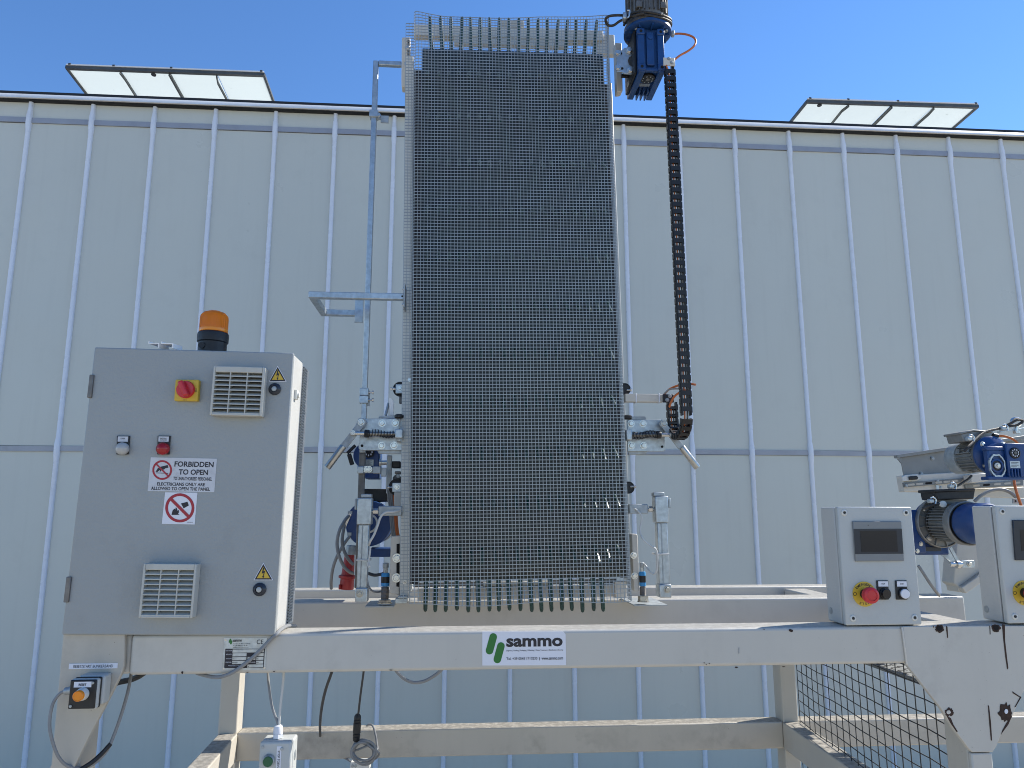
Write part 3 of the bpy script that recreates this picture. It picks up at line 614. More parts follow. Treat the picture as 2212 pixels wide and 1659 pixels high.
bt = MB().lathe([(52 * s_, 0), (52 * s_, .004), (46 * s_, .009), (46 * s_, .016), (42 * s_, .018)], c, (0, -1, 0), 28).build('button_ring', 'white_plastic', rx)
MB().lathe([(43 * s_, .0175), (43 * s_, .025), (38 * s_, .027), (34 * s_, .0255)], c, (0, -1, 0), 28).build('button_cap', 'amber', bt)
for p in ((552, 620), (366, 815)): pbolt(rx, cO(*p), Y2, 3.2, name='screw', mt='galv_dull', washer=False)
g0 = W(cO(300, 690), Y1); MB().cyl(W(cO(430, 682), YB - .028), W(cO(372, 682), YB - .028), .013, n=12).cyl(W(cO(372, 682), YB - .028), W(cO(318, 690), YB - .028), .0105, .009, n=10).build('cable_gland', 'galv_dull', rx)
MB().lathe([(.014, 0), (.014, .0012), (.011, .0014)], W(cO(640, 700), Y1 + .02) + Vector((.0, 0, 0)), (1, 0, 0), 20).build('knockout', 'galv_dull', rx)
c_ = cable('reset_cable', [(322, 690, 2.07), (270, 715, 2.07), (215, 800, 2.065), (190, 950, 2.06), (207, 1080, 2.06), (262, 1230, 2.07), (345, 1312, 2.09), (450, 1326, 2.11), (560, 1290, 2.13), (660, 1190, 2.14), (712, 1085, 2.15), (780, 900, 2.16), (838, 700, 2.17), (868, 540, 2.19), (872, 500, 2.2)], .0042, 'grey_cable', None, cO)
tag(c_, 'grey cable looping below the reset box and back up behind the beam', 'cable')
c_ = cable('cable_sheath', [(698, 1125, 2.128), (620, 1210, 2.115), (540, 1280, 2.10), (470, 1325, 2.09), (440, 1345, 2.085)], .0058, 'black', None, cO)
tag(c_, 'black sheath lying on the loop of the reset cable', 'cable')
for i, (dy, r) in enumerate(((0, .006), (14, .005))):
    c_ = cable('dark_cable', [(700, 640 + dy, 2.26), (760, 612 + dy, 2.25), (860, 590 + dy, 2.24), (930, 562 + dy, 2.23), (980, 530 + dy, 2.23)], r, 'dark_cable', None, cO)
    tag(c_, ('upper' if not i else 'lower') + ' of two dark cables crossing behind the left gusset plate', 'cable')
c_ = cable('plate_cable', [(2230, 150, 2.30), (2165, 148, 2.19), (2110, 178, 2.12), (2070, 218, 2.091), (2020, 265, 2.090), (1900, 388, 2.090), (1750, 508, 2.089), (1650, 560, 2.093), (1560, 574, 2.11), (1440, 548, 2.14), (1400, 530, 2.16)], .0050, 'grey_cable', None, cO)
tag(c_, 'grey cable crossing the rating plate from the cabinet to under the beam', 'cable')
# ------------------------------------------------------------------ hanging stop box
Y0, Y1 = 2.115, 2.185
sb = thing('stop_button_box', 'grey hanging push button box with green button and white strip, below the beam', 'button box', W(cN(365, 900), 2.15))
a, b = W(cN(196, 1050), Y0).x, W(cN(533, 1050), Y0).x; zt = W(cN(360, 915), Y0).z
MB().box(a, b, Y0, Y0 + .02, zt - .14, zt).build('lid', 'box_grey', sb, bev=.007, seg=3)
MB().box(a + .001, b + .001, Y0 + .021, Y1, zt - .139, zt - .001).build('base', 'box_grey', sb, bev=.005, seg=3)
MB().box(a + .003, b - .003, Y0 + .0195, Y0 + .0215, zt - .138, zt - .003).build('gasket', 'black', sb)
c = W(cN(300, 1110), Y0); s_ = .2083 * S(cN(300, 1110), Y0)
r_ = MB().lathe([(64 * s_, 0), (62 * s_, .006), (56 * s_, .009), (52 * s_, .010)], c, (0, -1, 0), 28).build('button_ring', 'galv_dull', sb)
MB().lathe([(50 * s_, .008), (50 * s_, .012), (46 * s_, .0135)], c, (0, -1, 0), 28).build('button_cap', 'green_button', r_)
l_ = MB().pbox(cN(375, 965), cN(423, 1290), Y0 - .0008, Y0 - .0001).build('strip_label', 'label_white', sb, smooth=False)
text(l_, 'STOP TOEVOER', cN(387, 1010), cN(410, 1236), Y0 - .0012, bold=.02, rot=-math.pi / 2)
for p in ((235, 972), (433, 990)): pbolt(sb, cN(*p), Y0, 3.2, name='screw', mt='galv_dull', washer=False)
g = W(cN(392, 880), 2.15); g.y = 2.15; zt_ = zt
MB().lathe([(.0135, zt_), (.0135, zt_ + .010), (.0112, zt_ + .0105)], (g.x, 2.15, 0), (0, 0, 1), 6).lathe([(.0125, zt_ + .0108), (.0125, zt_ + .022), (.010, zt_ + .030), (.006, zt_ + .032)], (g.x, 2.15, 0), (0, 0, 1), 18).build('cable_gland', 'label_white', sb)
MB().lathe([(.0125, 0), (.0125, .0012), (.0095, .0013)], (b + .001, 2.155, zt - .045), (1, 0, 0), 20).build('knockout', 'galv_dull', sb)
zc = zt_ + .03
def zcable(name, pp, r, mt, label):
    c_ = MB().tube(smooth_path(pp), r, 8).build(name, mt); return tag(c_, label, 'cable')
zcable('hanging_cable', [W(cN(286, 150), 2.2), W(cN(292, 250), 2.19), W(cN(305, 380), 2.175), W(cN(335, 560), 2.16), W(cN(385, 700), 2.15), Vector((g.x - .001, 2.151, zc + .002))], .0034, 'grey_cable', 'thin grey cable slanting down to the gland of the stop box')
zcable('hanging_cable', [W(cN(455, 150), 2.17), W(cN(447, 300), 2.16), W(cN(424, 500), 2.152), W(cN(408, 680), 2.15), Vector((g.x + .002, 2.149, zc))], .0032, 'white_cable', 'straight white cable hanging to the gland of the stop box')
# ------------------------------------------------------------------ cables and connector under the beam
zcable('hanging_cable', [W(cN(975, 120), 2.75), W(cN(950, 200), 2.78), W(cN(885, 390), 2.85), W(cN(845, 580), 2.95), W(cN(830, 760), 3.2), W(cN(834, 900), 3.6)], .0052, 'dark_cable', 'dark cable curving down behind the lower rail, left of the black connector')
zcable('hanging_cable', [W(cN(1290, 120), 3.2), W(cN(1280, 210), 3.25), W(cN(1250, 430), 3.3), W(cN(1226, 640), 3.33)], .0045, 'dark_cable', 'dark cable hanging straight down to the black connector')
zcable('hanging_cable', [W(cN(1600, 150), 2.45), W(cN(1640, 205), 2.45), W(cN(1710, 268), 2.45), W(cN(1800, 302), 2.45), W(cN(1900, 292), 2.45), W(cN(1990, 248), 2.45), W(cN(2070, 190), 2.45), W(cN(2110, 140), 2.45)], .0052, 'grey_cable', 'thick grey cable sagging in an arc below the logo sticker')
cn = thing('cable_connector', 'black ribbed inline cable connector hanging in front of the lower rail', 'connector', W(cN(1205, 915), 3.33))
a, b = W(cN(1222, 628), 3.33), W(cN(1205, 918), 3.33); L_ = (b - a).length; r = 40 * .2083 * S(cN(1210, 780), 3.33)
pf = [(r * .5, 0), (r * .85, .008), (r * .92, L_ * .14), (r * .88, L_ * .19), (r * .8, L_ * .2), (r * .95, L_ * .22), (r * .95, L_ * .28), (r * .82, L_ * .30), (r, L_ * .32), (r, L_ * .68), (r * .82, L_ * .70), (r * .95, L_ * .72), (r * .95, L_ * .78), (r * .8, L_ * .8), (r * .92, L_ * .82), (r * .85, L_ * .95), (r * .5, L_)]
MB().lathe(pf, a, b - a, 14).build('housing', 'black', cn)
s_ = .2083 * S(cN(1285, 1020), 3.33); pts = []
rr = random.Random(3); turns = 4.6; N = 150
for i in range(N + 1):
    t = i / N * turns * 2 * math.pi - 2.0; wob = 1 + .10 * math.sin(t * .53 + 1) + .07 * math.sin(t * 1.37)
    R0 = 112 * wob; pts.append(W(cN(1280 + R0 * math.cos(t) + 10 * math.sin(t * .31), 1022 + R0 * .98 * math.sin(t) + 8 * math.cos(t * .27)), 3.32 + .03 * math.sin(t * .7)))
head = [W(cN(*p), 3.33) for p in ((1206, 915), (1200, 960), (1188, 1010))]
tail = [W(cN(*p), Y) for p, Y in (((1440, 1050), 3.32), ((1410, 1090), 3.33), ((1380, 1085), 3.34))]
tl2 = [W(cN(*p), Y) for p, Y in (((1316, 750), 3.46), ((1340, 738), 3.42), ((1378, 752), 3.38), ((1402, 830), 3.37), ((1418, 930), 3.36), ((1412, 1000), 3.34))]
m = MB().tube(pts, 12 * s_, 8).tube(smooth_path(head + [pts[6]]), 11 * s_, 8).tube(smooth_path(tl2 + [pts[-20]]), 11 * s_, 8)
m.tube(smooth_path([W(cN(1310, 930), 3.3), W(cN(1380, 985), 3.29), W(cN(1436, 1030), 3.3)] + tail), 11 * s_, 8)
tag(m.build('cable_coil', 'grey_cable'), 'grey cable wound into a coil hanging below the black connector', 'cable coil')
jb = thing('terminal_block', 'small white terminal block just below the coil of grey cable', 'terminal', W(cN(1240, 1180), 3.36))
MB().pbox(cN(1142, 1128), cN(1346, 1215), 3.35, 3.40).build('block', 'white_plastic', jb, bev=.004)
for x_ in (1166, 1200): MB().lathe([(.006, 0), (.006, .002), (.004, .0022)], W(cN(x_, 1168), 3.35), (0, -1, 0), 14).build('terminal_screw', 'galv_dull', jb)
zcable('hanging_cable', [W(cN(1060, 1078), 3.6), W(cN(1110, 1098), 3.45), W(cN(1160, 1130), 3.37)], .004, 'grey_cable', 'short grey cable running into the white terminal block')
# ------------------------------------------------------------------ elevator conveyor behind its wire guard
pc = W((1116, 1300), 2.75); rc = -.015; fv = roll(pc, rc)
cv = thing('elevator_conveyor', 'tall upright conveyor with dark green fingered belt behind a wire mesh guard', 'conveyor', pc, ry=rc)
YM = 2.62
mxl = (fv(W((893, 30), YM)).x + fv(W((882, 1290), YM)).x) / 2; mxr = (fv(W((1316, 30), YM)).x + fv(W((1366, 1290), YM)).x) / 2
mz0 = fv(W((1100, 1300), YM)).z; mz1 = fv(W((1110, 34), YM)).z
pts = [(mxl - .034, 2.70), (mxl - .003, 2.70), (mxl, 2.69), (mxl + .002, YM + .012), (mxl + .008, YM + .002), (mxl + .016, YM)]
pts += [(mxl + .016 + (mxr - mxl - .032) * i / 14, YM) for i in range(1, 14)] + [(mxr - .016, YM), (mxr - .008, YM + .003), (mxr - .002, YM + .012), (mxr, 2.69), (mxr + .012, 2.72)]
def along(s):
    for i in range(len(pts) - 1):
        a, b = pts[i], pts[i + 1]; d = math.dist(a, b)
        if s <= d or i == len(pts) - 2: t = min(1, s / d); return a[0] + (b[0] - a[0]) * t, a[1] + (b[1] - a[1]) * t
        s -= d
LEN = sum(math.dist(pts[i], pts[i + 1]) for i in range(len(pts) - 1)); H_ = mz1 - mz0
def topdz(u):                                # uneven upper edge of the guard
    return .003 * math.sin(u * 9) + (.008 * (1 - u / .35) if u < .35 else 0) + (.018 * ((u - .78) / .22) ** 1.5 if u > .78 else 0)
def warp(x, y, z):
    u = (x - mxl) / (mxr - mxl); u = min(1, max(0, u)); t = (z - mz0) / H_; inner = min(1, max(0, 6 * min(u, 1 - u)))
    e = max(0, (t - .93) / .07); b = max(0, (.035 - t) / .035)
    y2 = y + inner * (.0016 * math.sin(t * 23 + u * 3) + .0014 * math.sin(t * 9 + u * 11)) + e * e * .05 * inner * max(0, .9 - u * 1.4) - b * b * .026 * inner * (1 + .4 * math.sin(u * 13))
    x2 = x + inner * .0005 * math.sin(t * 31) + (1 if u > .8 else 0) * e * .004
    z2 = z + e * topdz(u) + b * b * (.006 * math.sin(u * 11 + 1) - .004)
    return (x2, y2, z2)
m = MB(); pit = .01235; w = .00118; npt = []
def ribbon(line, hw, hd, hor):
    # thin flat wire along a line; hor: horizontal wire
    vs = []; fs = []
    for p in line:
        x, y, z = p
        if hor: q = [(x, y - hd, z - hw), (x, y - hd, z + hw), (x, y + hd, z + hw), (x, y + hd, z - hw)]
        else: q = [(x - hw, y - hd, z), (x + hw, y - hd, z), (x + hw, y + hd, z), (x - hw, y + hd, z)]
        vs += q
    for i in range(len(line) - 1):
        for k in range(4): j = (k + 1) % 4; fs.append((i * 4 + k, i * 4 + j, i * 4 + 4 + j, i * 4 + 4 + k))
    m.add(vs, fs)
nr = int(H_ / pit)
for r in range(nr + 1):
    z = mz0 + r * H_ / nr; ribbon([warp(x, y, z) for x, y in pts], w, w * .8, True)
nc = int(LEN / pit)
tz_ = [0, .008, .016, .024, .035] + [.035 + i * .0895 for i in range(1, 11)] + [.945, .96, .975, .99, 1.0]
for c in range(nc + 1):
    x, y = along(c * LEN / nc)
    side = (mxl - .002 < x < mxl + .006 or x > mxr - .006) and y > YM + .004
    line = [warp(x, y, mz0 + t * H_) for t in tz_]
    ribbon([(a, b - .0009, cc) for a, b, cc in line], w * (.8 if not side else .6), w * .8, False)
gm_ = m.build('guard_mesh', 'wire', cv, smooth=False); gm_['kind'] = 'stuff'
# belt loop
bxl, bxr = fv(W(cJ(310, 700), 2.80)).x, fv(W(cJ(1900, 700), 2.80)).x
bzt = fv(W((1110, 113), 2.84)).z; bzb = fv(W((1110, 1252), 2.84)).z; rb_ = .045; yc = 2.845
prof = []
for i in range(9): t = math.pi * i / 8; prof.append((yc - rb_ * math.cos(t), bzt - rb_ + rb_ * math.sin(t)))
for i in range(9): t = math.pi * i / 8; prof.append((yc + rb_ * math.cos(t), bzb + rb_ - rb_ * math.sin(t)))
nn = len(prof); mb = MB()
mb.add([(bxl, y, z) for y, z in prof] + [(bxr, y, z) for y, z in prof], [(i, (i + 1) % nn, nn + (i + 1) % nn, nn + i) for i in range(nn)] + [tuple(range(nn)), tuple(range(2 * nn - 1, nn - 1, -1))])
mb.build('belt', 'belt', cv)
fmsh = MB().lathe([(.0074, 0), (.0070, .05), (.0062, .088), (.0045, .094), (.0012, .096)], (0, 0, 0), (0, 0, 1), 8).mesh('finger', 'finger', Vector((0, 0, 0)))
def finger(base, tip, k=1.0):
    d = Vector(tip) - Vector(base); o = put('finger', fmsh, cv, base); o.rotation_euler = d.to_track_quat('Z', 'Y').to_euler(); o.scale = (k, k, d.length / .096); return o
tx = [375, 470, 560, 660, 730, 815, 895, 983, 1065, 1155, 1240, 1325, 1405, 1500, 1580, 1655, 1745, 1835]
bxs = [395, 485, 565, 645, 735, 815, 905, 980, 1065, 1150, 1230, 1315, 1395, 1475, 1560, 1640, 1725, 1810]
rf = random.Random(5)
for i, (a, b) in enumerate(zip(tx, bxs)):
    ya = 138 + 42 * i / 17 * .8; finger(fv(W(cJ(b, 455 + i * 1.4), yc)), fv(W(cJ(a, ya), yc)), 1.15)
for x in [320, 402, 489, 583, 677, 762, 854, 932, 1020, 1110, 1205, 1286, 1369, 1455, 1538, 1626, 1719, 1797]:
    q = fv(W(cM(x, 650 + rf.uniform(-8, 8)), yc - .03)); finger((q.x + rf.uniform(-.003, .003), yc - .01, bzb + .012), q, 1.22)
fx = [bxl + .025 + (bxr - bxl - .05) * i / 17 for i in range(18)]
for y in (165, 258, 355, 455, 555, 657, 758, 862, 972, 1078, 1188):
    z = fv(W((1110, y), 2.80)).z
    for x in fx: finger((x, 2.802, z + .012), (x + rf.uniform(-.005, .005), 2.728 + rf.uniform(-.004, .008), z - .042 + rf.uniform(-.008, .008)), .95)
# side frames, cross bars
for s_, x in ((-1, mxl - .036), (1, mxr + .047)):
    x0_, x1_ = (x, x + .030) if s_ < 0 else (x, x + .012)
    MB().box(x0_, x1_, 2.725 if s_ < 0 else 2.87, 2.97, mz0 + .015, mz1 - .12).build('side_frame', 'white_plastic', cv, bev=.002)
    gx0, gx1 = (mxl - .005, bxl - .001) if s_ < 0 else (bxr + .001, mxr + .046)
    MB().box(gx0, gx1, 2.80 if s_ < 0 else 2.865, 2.93, mz0 + .05, fv(W((900, 150), 2.8)).z).build('belt_guide', 'rubber', cv)
def cvbox(cr, x0_, y0_, x1_, y1_, Y0, Y1, name, mt='cream_clean', bev=.002): return MB().pbox(cr(x0_, y0_), cr(x1_, y1_), Y0, Y1, fv).build(name, mt, cv, bev=bev)
cvbox(cJ, 235, 238, 1890, 328, 2.95, 2.99, 'cross_bar'); cvbox(cJ, 590, 335, 1560, 395, 2.955, 2.98, 'cross_plate'); cvbox(cJ, 975, 178, 1200, 236, 2.96, 2.985, 'cross_tab', 'cream_dirty')
cvbox(cJ, 1840, 300, 1990, 470, 2.96, 2.99, 'cross_tab'); 
cvbox(cM, 255, 440, 1905, 545, 2.90, 2.925, 'bottom_plate', 'cream'); cvbox(cM, 800, 402, 1360, 438, 2.905, 2.93, 'bottom_tab', 'cream'); cvbox(cM, 225, 395, 1910, 430, 2.93, 2.94, 'bottom_bar', 'steel_old', 0)
cvbox(cM, 1895, 400, 1990, 540, 2.88, 2.92, 'bottom_bracket', 'cream_clean')
# bearing plates at the four corners
def bplate(cr, q, Y0, Y1, bl, slot=None, mt='cream_clean'):
    o = MB().ppoly([cr(*p) for p in q], Y0, Y1, fv).build('bearing_plate', mt, cv, bev=.003)
    if slot: MB().ppoly([cr(*p) for p in slot], Y0 - .0012, Y0 - .0002, fv).build('slot', 'hole', o, smooth=False)
    for p, r in bl:
        v = fv(W(cr(*p), Y0)); bolt(o, (v.x, Y0 - .0015, v.z), r * S(cr(*p), Y0))
bplate(cJ, [(132, 325), (205, 322), (205, 760), (130, 755), (128, 700)], 2.745, 2.79, [((185, 420), 4.2), ((178, 560), 4.2)], [(183, 350), (202, 350), (200, 680), (180, 680)])
bplate(cJ, [(1994, 372), (2052, 374), (2062, 790), (2040, 800), (2010, 800)], 2.77, 2.81, [])
bplate(cE, [(872, 860), (975, 852), (960, 1470), (858, 1455)], 2.735, 2.78, [((936, 1085), 7.2), ((930, 1290), 7.2)], [(932, 940), (965, 935), (958, 1385), (930, 1380)])
bplate(cG, [(220, 1112), (256, 1110), (262, 1125), (273, 1500), (262, 1510), (235, 1505)], 2.745, 2.79, [((232, 1258), 5.5), ((238, 1400), 5.5)])
for cr, p in ((cD, (1608, 273)), (cE, (1016, 1335)), (cM, (150, 405))):
    v = fv(W(cr(*p), 2.695)); bolt(cv, (v.x, 2.6965, v.z), 3.2 * S(cr(*p), 2.69))
cvbox(cE, 945, 1480, 1050, 1500, 2.70, 2.78, 'foot_bracket', 'galv'); cvbox(cE, 918, 1502, 1040, 1558, 2.715, 2.76, 'foot_bracket', 'galv')
# rollers peeping out at the sides
def roller(cr, p, r, plate, bp, lab, group='belt rollers at the conveyor edge', mirror=False):
    c = W(cr(*p), 2.84); s_ = S(cr(*p), 2.84); t = thing('belt_roller', lab, 'roller', c, group)
    k = r * s_
    MB().lathe([(k, 0), (k, .012), (k * .86, .0125), (k * .86, .004)], c + Vector((0, .006, 0)), (0, -1, 0), 28).build('drum', 'rubber', t)
    MB().lathe([(k * .8, 0), (k * .8, .006)], c, (0, -1, 0), 24).build('hub', 'black', t)
    if plate:
        MB().pbox(cr(*plate[0]), cr(*plate[1]), 2.80, 2.812).build('end_plate', 'galv', t, bev=.0015); pbolt(t, cr(*bp), 2.80, 4.2)
    return t
t = roller(cD, (1480, 405), 16, ((1415, 335), (1530, 460)), (1475, 390), 'black roller end at the upper left edge of the conveyor')
a = W(cD(1345, 400), 2.805); b = W(cD(1415, 400), 2.805); MB().cyl(a, b, .003, n=8).lathe([(.006, 0), (.006, .006)], a, (1, 0, 0), 6).lathe([(.0055, .010), (.0055, .015)], a, (1, 0, 0), 6).build('adjuster', 'zinc', t)
MB().pbox(cD(1462, 500), cD(1520, 600), 2.83, 2.85).build('arm', 'steel_old', t, bev=.003)
t = roller(cE, (940, 350), 18.5, ((888, 305), (978, 400)), (937, 350), 'black roller end at the lower left edge of the conveyor')
a = W(cE(835, 352), 2.805); b = W(cE(888, 352), 2.805); MB().cyl(a, b, .003, n=8).lathe([(.005, .002), (.005, .008)], a, (1, 0, 0), 6).build('adjuster', 'zinc', t)
t = roller(cG, (170, 110), 13, None, None, 'black roller end at the upper right edge of the conveyor'); a = W(cG(220, 115), 2.82); b = W(cG(185, 115), 2.82); MB().cyl(a, b, .003, n=8).lathe([(.006, 0), (.006, .006)], a, (-1, 0, 0), 6).build('adjuster', 'zinc', t)
t = roller(cG, (196, 790), 13, None, None, 'black roller end at the lower right edge of the conveyor'); a = W(cG(247, 783), 2.82); b = W(cG(210, 783), 2.82); MB().cyl(a, b, .003, n=8).lathe([(.006, 0), (.006, .006)], a, (-1, 0, 0), 6).build('adjuster', 'zinc', t)
# ------------------------------------------------------------------ spring latches left and right
def latch(cr, k, flip, lab, YP, plate, tabs, bolts, lever, pivot, handle, hr, rod, rr_, end, collar, spring, block, holes):
    t = thing('spring_latch', lab, 'latch', W(cr(*plate[2]), YP), 'spring latches on both sides of the conveyor')
    MB().ppoly([cr(*p) for p in plate], YP, YP + .008).build('mounting_plate', 'galv', t, bev=.002)
    for q in tabs: MB().ppoly([cr(*p) for p in q], YP + .0085, YP + .016).build('tab', 'galv_dull', t, bev=.002)
    for p in bolts:
        pbolt(t, cr(*p), YP, 6.0)
        MB().ppoly(capsule(cr, p[0] + flip * 26 * k, p[1], p[0] + flip * 34 * k, p[1], 19 * k), YP - .0007, YP - .0001).build('slot', 'hole', t, smooth=False)
    for p, r in holes: MB().ppoly([cr(p[0] + r * math.cos(i * .63), p[1] + r * math.sin(i * .63)) for i in range(10)], YP - .0007, YP - .0001).build('hole', 'hole', t, smooth=False)
    YL = YP - .028
    MB().ppoly([cr(*p) for p in lever], YL, YL + .008).build('lever', 'galv_dull', t, bev=.001)
    pbolt(t, cr(*pivot), YL, 5.6)
    a, b = W(cr(*handle[0]), YL + .004), W(cr(*handle[1]), YL + .004); r = hr * S(cr(*handle[0]), YL)
    h = MB().lathe([(r * .95, 0), (r, .003), (r, (b - a).length - .003), (r * .94, (b - a).length)], a, b - a, 20).build('handle', 'steel', t)
    a, b = W(cr(*rod[0]), YL - .008), W(cr(*rod[1]), YL - .008); MB().cyl(a, b, rr_ * S(cr(*rod[0]), YL), n=14).build('rod', 'zinc', t)
    pbolt(t, cr(*end), YL - .016, 4.0)
    a, b = W(cr(*collar[0]), YL - .008), W(cr(*collar[1]), YL - .008); r = collar[2] * S(cr(*collar[0]), YL); MB().lathe([(r * .9, 0), (r, .002), (r, (b - a).length)], a, b - a, 18).build('collar', 'black', t)
    a, b = W(cr(*spring[0]), YL - .008), W(cr(*spring[1]), YL - .008); r = spring[2] * S(cr(*spring[0]), YL); L_ = b - a; N = 17 * 10; pp = []
    for i in range(N + 1):
        th = 2 * math.pi * i / 10; f = i / N; pp.append(a + L_ * f + Vector((0, math.cos(th) * r, math.sin(th) * r + .004 * math.sin(f * 6.3) )))
    MB().tube(pp, r * .11, 5).build('spring', 'black', t)
    MB().cyl(a, b, r * .6, n=12).build('guide_rod', 'steel', t)
    MB().pbox(cr(*block[0]), cr(*block[1]), YL - .03, YP - .0005).build('block', 'galv', t, bev=.003)
    return t
t = latch(cD, 1.0, -1, 'spring latch with steel handle and slotted plate, left of the conveyor', 2.73,
      [(935, 812), (1515, 806), (1508, 1252), (925, 1250), (903, 1225), (908, 1060), (915, 830)],
      [[(1175, 800), (1195, 772), (1432, 768), (1430, 812)], [(1158, 1245), (1510, 1245), (1505, 1302), (1180, 1296)]],
      [(1228, 875), (1410, 875), (1222, 1185), (1392, 1182)],
      [(905, 805), (985, 808), (1012, 840), (985, 905), (735, 1222), (652, 1172), (860, 905)], (937, 862), ((692, 1192), (468, 1490)), 7.6,
      ((795, 1015), (990, 1015)), 4.4, (822, 1005), ((985, 1018), (1046, 1020), 8.6), ((1046, 1020), (1402, 1022), 7.2), ((1406, 952), (1512, 1080)), [((950, 1186), 20)])
MB().lathe([(.013, 0), (.017, .004), (.017, .012), (.010, .016)], W(cD(1462, 810), 2.70), (0, 0, 1), 14).build('knob', 'black', t)
MB().cyl(W(cD(1468, 815), 2.70), W(cD(1468, 950), 2.70), .003, n=8).build('knob_stem', 'steel', t)
MB().lathe([(.009, 0), (.009, .012), (.006, .014)], W(cD(1462, 1080), 2.70), (0, 0, -1), 6).build('lock_nut', 'zinc', t)
MB().ppoly([cD(*p) for p in ((1325, 520), (1355, 530), (1388, 575), (1385, 770), (1330, 770))], 2.76, 2.77).build('stop_plate', 'gutter', t, bev=.001)
MB().bar(W(cD(1275, 770), 2.75), W(cD(1318, 600), 2.77), .006, .010).build('stop_arm', 'galv_dull', t)
t = latch(cG, .5, 1, 'spring latch with steel handle and slotted plate, right of the conveyor', 2.73,
      [(188, 322), (425, 320), (450, 330), (452, 528), (440, 540), (190, 540)],
      [[(195, 322), (198, 298), (312, 298), (322, 310), (322, 324)], [(192, 535), (330, 535), (322, 556), (200, 566)]],
      [(215, 348), (297, 348), (218, 500), (302, 500)],
      [(408, 350), (428, 318), (455, 330), (470, 360), (580, 500), (548, 525), (430, 375)], (443, 347), ((566, 512), (674, 652)), 7.4,
      ((508, 425), (412, 425)), 4.4, (496, 425), ((421, 425), (394, 425), 8.2), ((394, 425), (222, 425), 7.4), ((184, 388), (222, 460)), [((430, 507), 9)])
MB().lathe([(.013, 0), (.017, .004), (.017, .012), (.010, .016)], W(cG(192, 318), 2.70), (0, 0, 1), 14).build('knob', 'black', t)
# ------------------------------------------------------------------ galvanised tube on the left, with its bracket
YT = 2.79
st = thing('support_tube', 'tall galvanised square tube with bent top standing left of the conveyor', 'support tube', W((785, 1255), YT))
txc = W((797, 560), YT).x; tw = .021
zt_ = W(cK(455, 70), YT).z; zlo = W(cE(540, 1400), YT).z; zmd = W((790, 978), YT).z
MB().box(txc - tw / 2, txc + tw / 2, YT, YT + tw, zmd, zt_).build('post', 'galv', st, bev=.0025)
MB().box(txc - tw / 2 - .001, txc + tw / 2 + .001, YT + .0005, YT + tw - .001, zlo, zmd - .0005).build('lower_post', 'steel_old', st, bev=.0025)
MB().box(txc + tw / 2 + .0005, W(cK(628, 85), YT).x, YT + .001, YT + tw - .001, W(cK(550, 98), YT).z, W(cK(550, 72), YT).z).build('top_arm', 'galv', st, bev=.0025)
def collar_(y0_, y1_, cr, name='clamp'):
    MB().box(txc - .017, txc + .016, YT - .006, YT + tw + .006, W(cr(900, y1_), YT).z, W(cr(900, y0_), YT).z).build(name, 'galv', st, bev=.002)
collar_(390, 490, cD); collar_(493, 600, cD)
MB().pbox(cD(1022, 425), cD(1058, 635), YT + .008, YT + .014).build('clamp_plate', 'galv_dull', st, bev=.001)
for y in (450, 553):
    a = W(cD(1030, y), YT); b = W(cD(1112, y), YT); MB().cyl(a, b, .0032, n=8).lathe([(.007, 0), (.007, .006)], b, (-1, 0, 0), 6).build('clamp_screw', 'zinc', st)
MB().box(txc - .018, txc + .017, YT - .007, YT + tw + .006, W(cK(450, 402), YT).z, W(cK(450, 362), YT).z).build('clamp', 'galv', st, bev=.002)
MB().pbox(cK(508, 392), cK(554, 434), YT, YT + .006).pbox(cK(468, 388), cK(510, 415), YT + .006, YT + .012).build('clamp_tab', 'galv_dull', st, bev=.001)
pbolt(st, cK(492, 392), YT + .004, 4.5)
MB().pbox(cE(520, 132), cE(590, 208), YT - .03, YT + .03).build('lower_clamp', 'galv', st, bev=.003)
MB().pbox(cE(682, 135), cE(766, 208), YT - .02, YT + .01).pbox(cE(590, 165), cE(684, 205), YT - .012, YT).pbox(cE(768, 148), cE(826, 240), YT, YT + .012).build('clamp_arm', 'galv_dull', st, bev=.002)
for x in (615, 648): pbolt(st, cE(x, 165), YT - .015, 5.2)
sbk = thing('stop_bracket', 'galvanised square tube bracket bent back beside the conveyor above the cabinet', 'bracket', W(cK(640, 1440), 2.66))
A = W(cK(110, 1443), 2.66); B = W(cK(645, 1444), 2.66); tb = .024; A.z = B.z = (A.z + B.z) / 2
A2 = Vector((A.x + .002, 2.90, A.z)); B2 = Vector((W(cK(365, 1530), 2.90).x, 2.90, A.z))
MB().bar((A.x - tb / 2, A.y, A.z), B, tb, tb).build('front_bar', 'galv', sbk, bev=.0025)
MB().bar((A.x, A.y + tb / 2 + .001, A.z), (A.x, 2.90 - tb / 2 - .001, A.z), tb, tb).build('return_bar', 'galv', sbk, bev=.0025)
MB().bar((A.x - tb / 2, 2.90, A.z), B2, tb, tb).build('rear_bar', 'galv', sbk, bev=.0025)
MB().pbox(cK(357, 1466), cK(406, 1596), 2.84, 2.846).build('hanger_plate', 'galv', sbk, bev=.001)
MB().box(B.x, B.x + .004, 2.63, 2.70, B.z - .045, B.z + .045).build('end_plate', 'galv_dull', sbk)
for dz in (.03, -.03): bolt(sbk, (B.x - .001, 2.655, B.z + dz), .006, ax=(-1, 0, 0))
MB().lathe([(.0035, 0), (.0035, .0006)], W(cK(633, 1443), 2.66 - tb / 2), (0, -1, 0), 12).build('hole', 'hole', sbk)
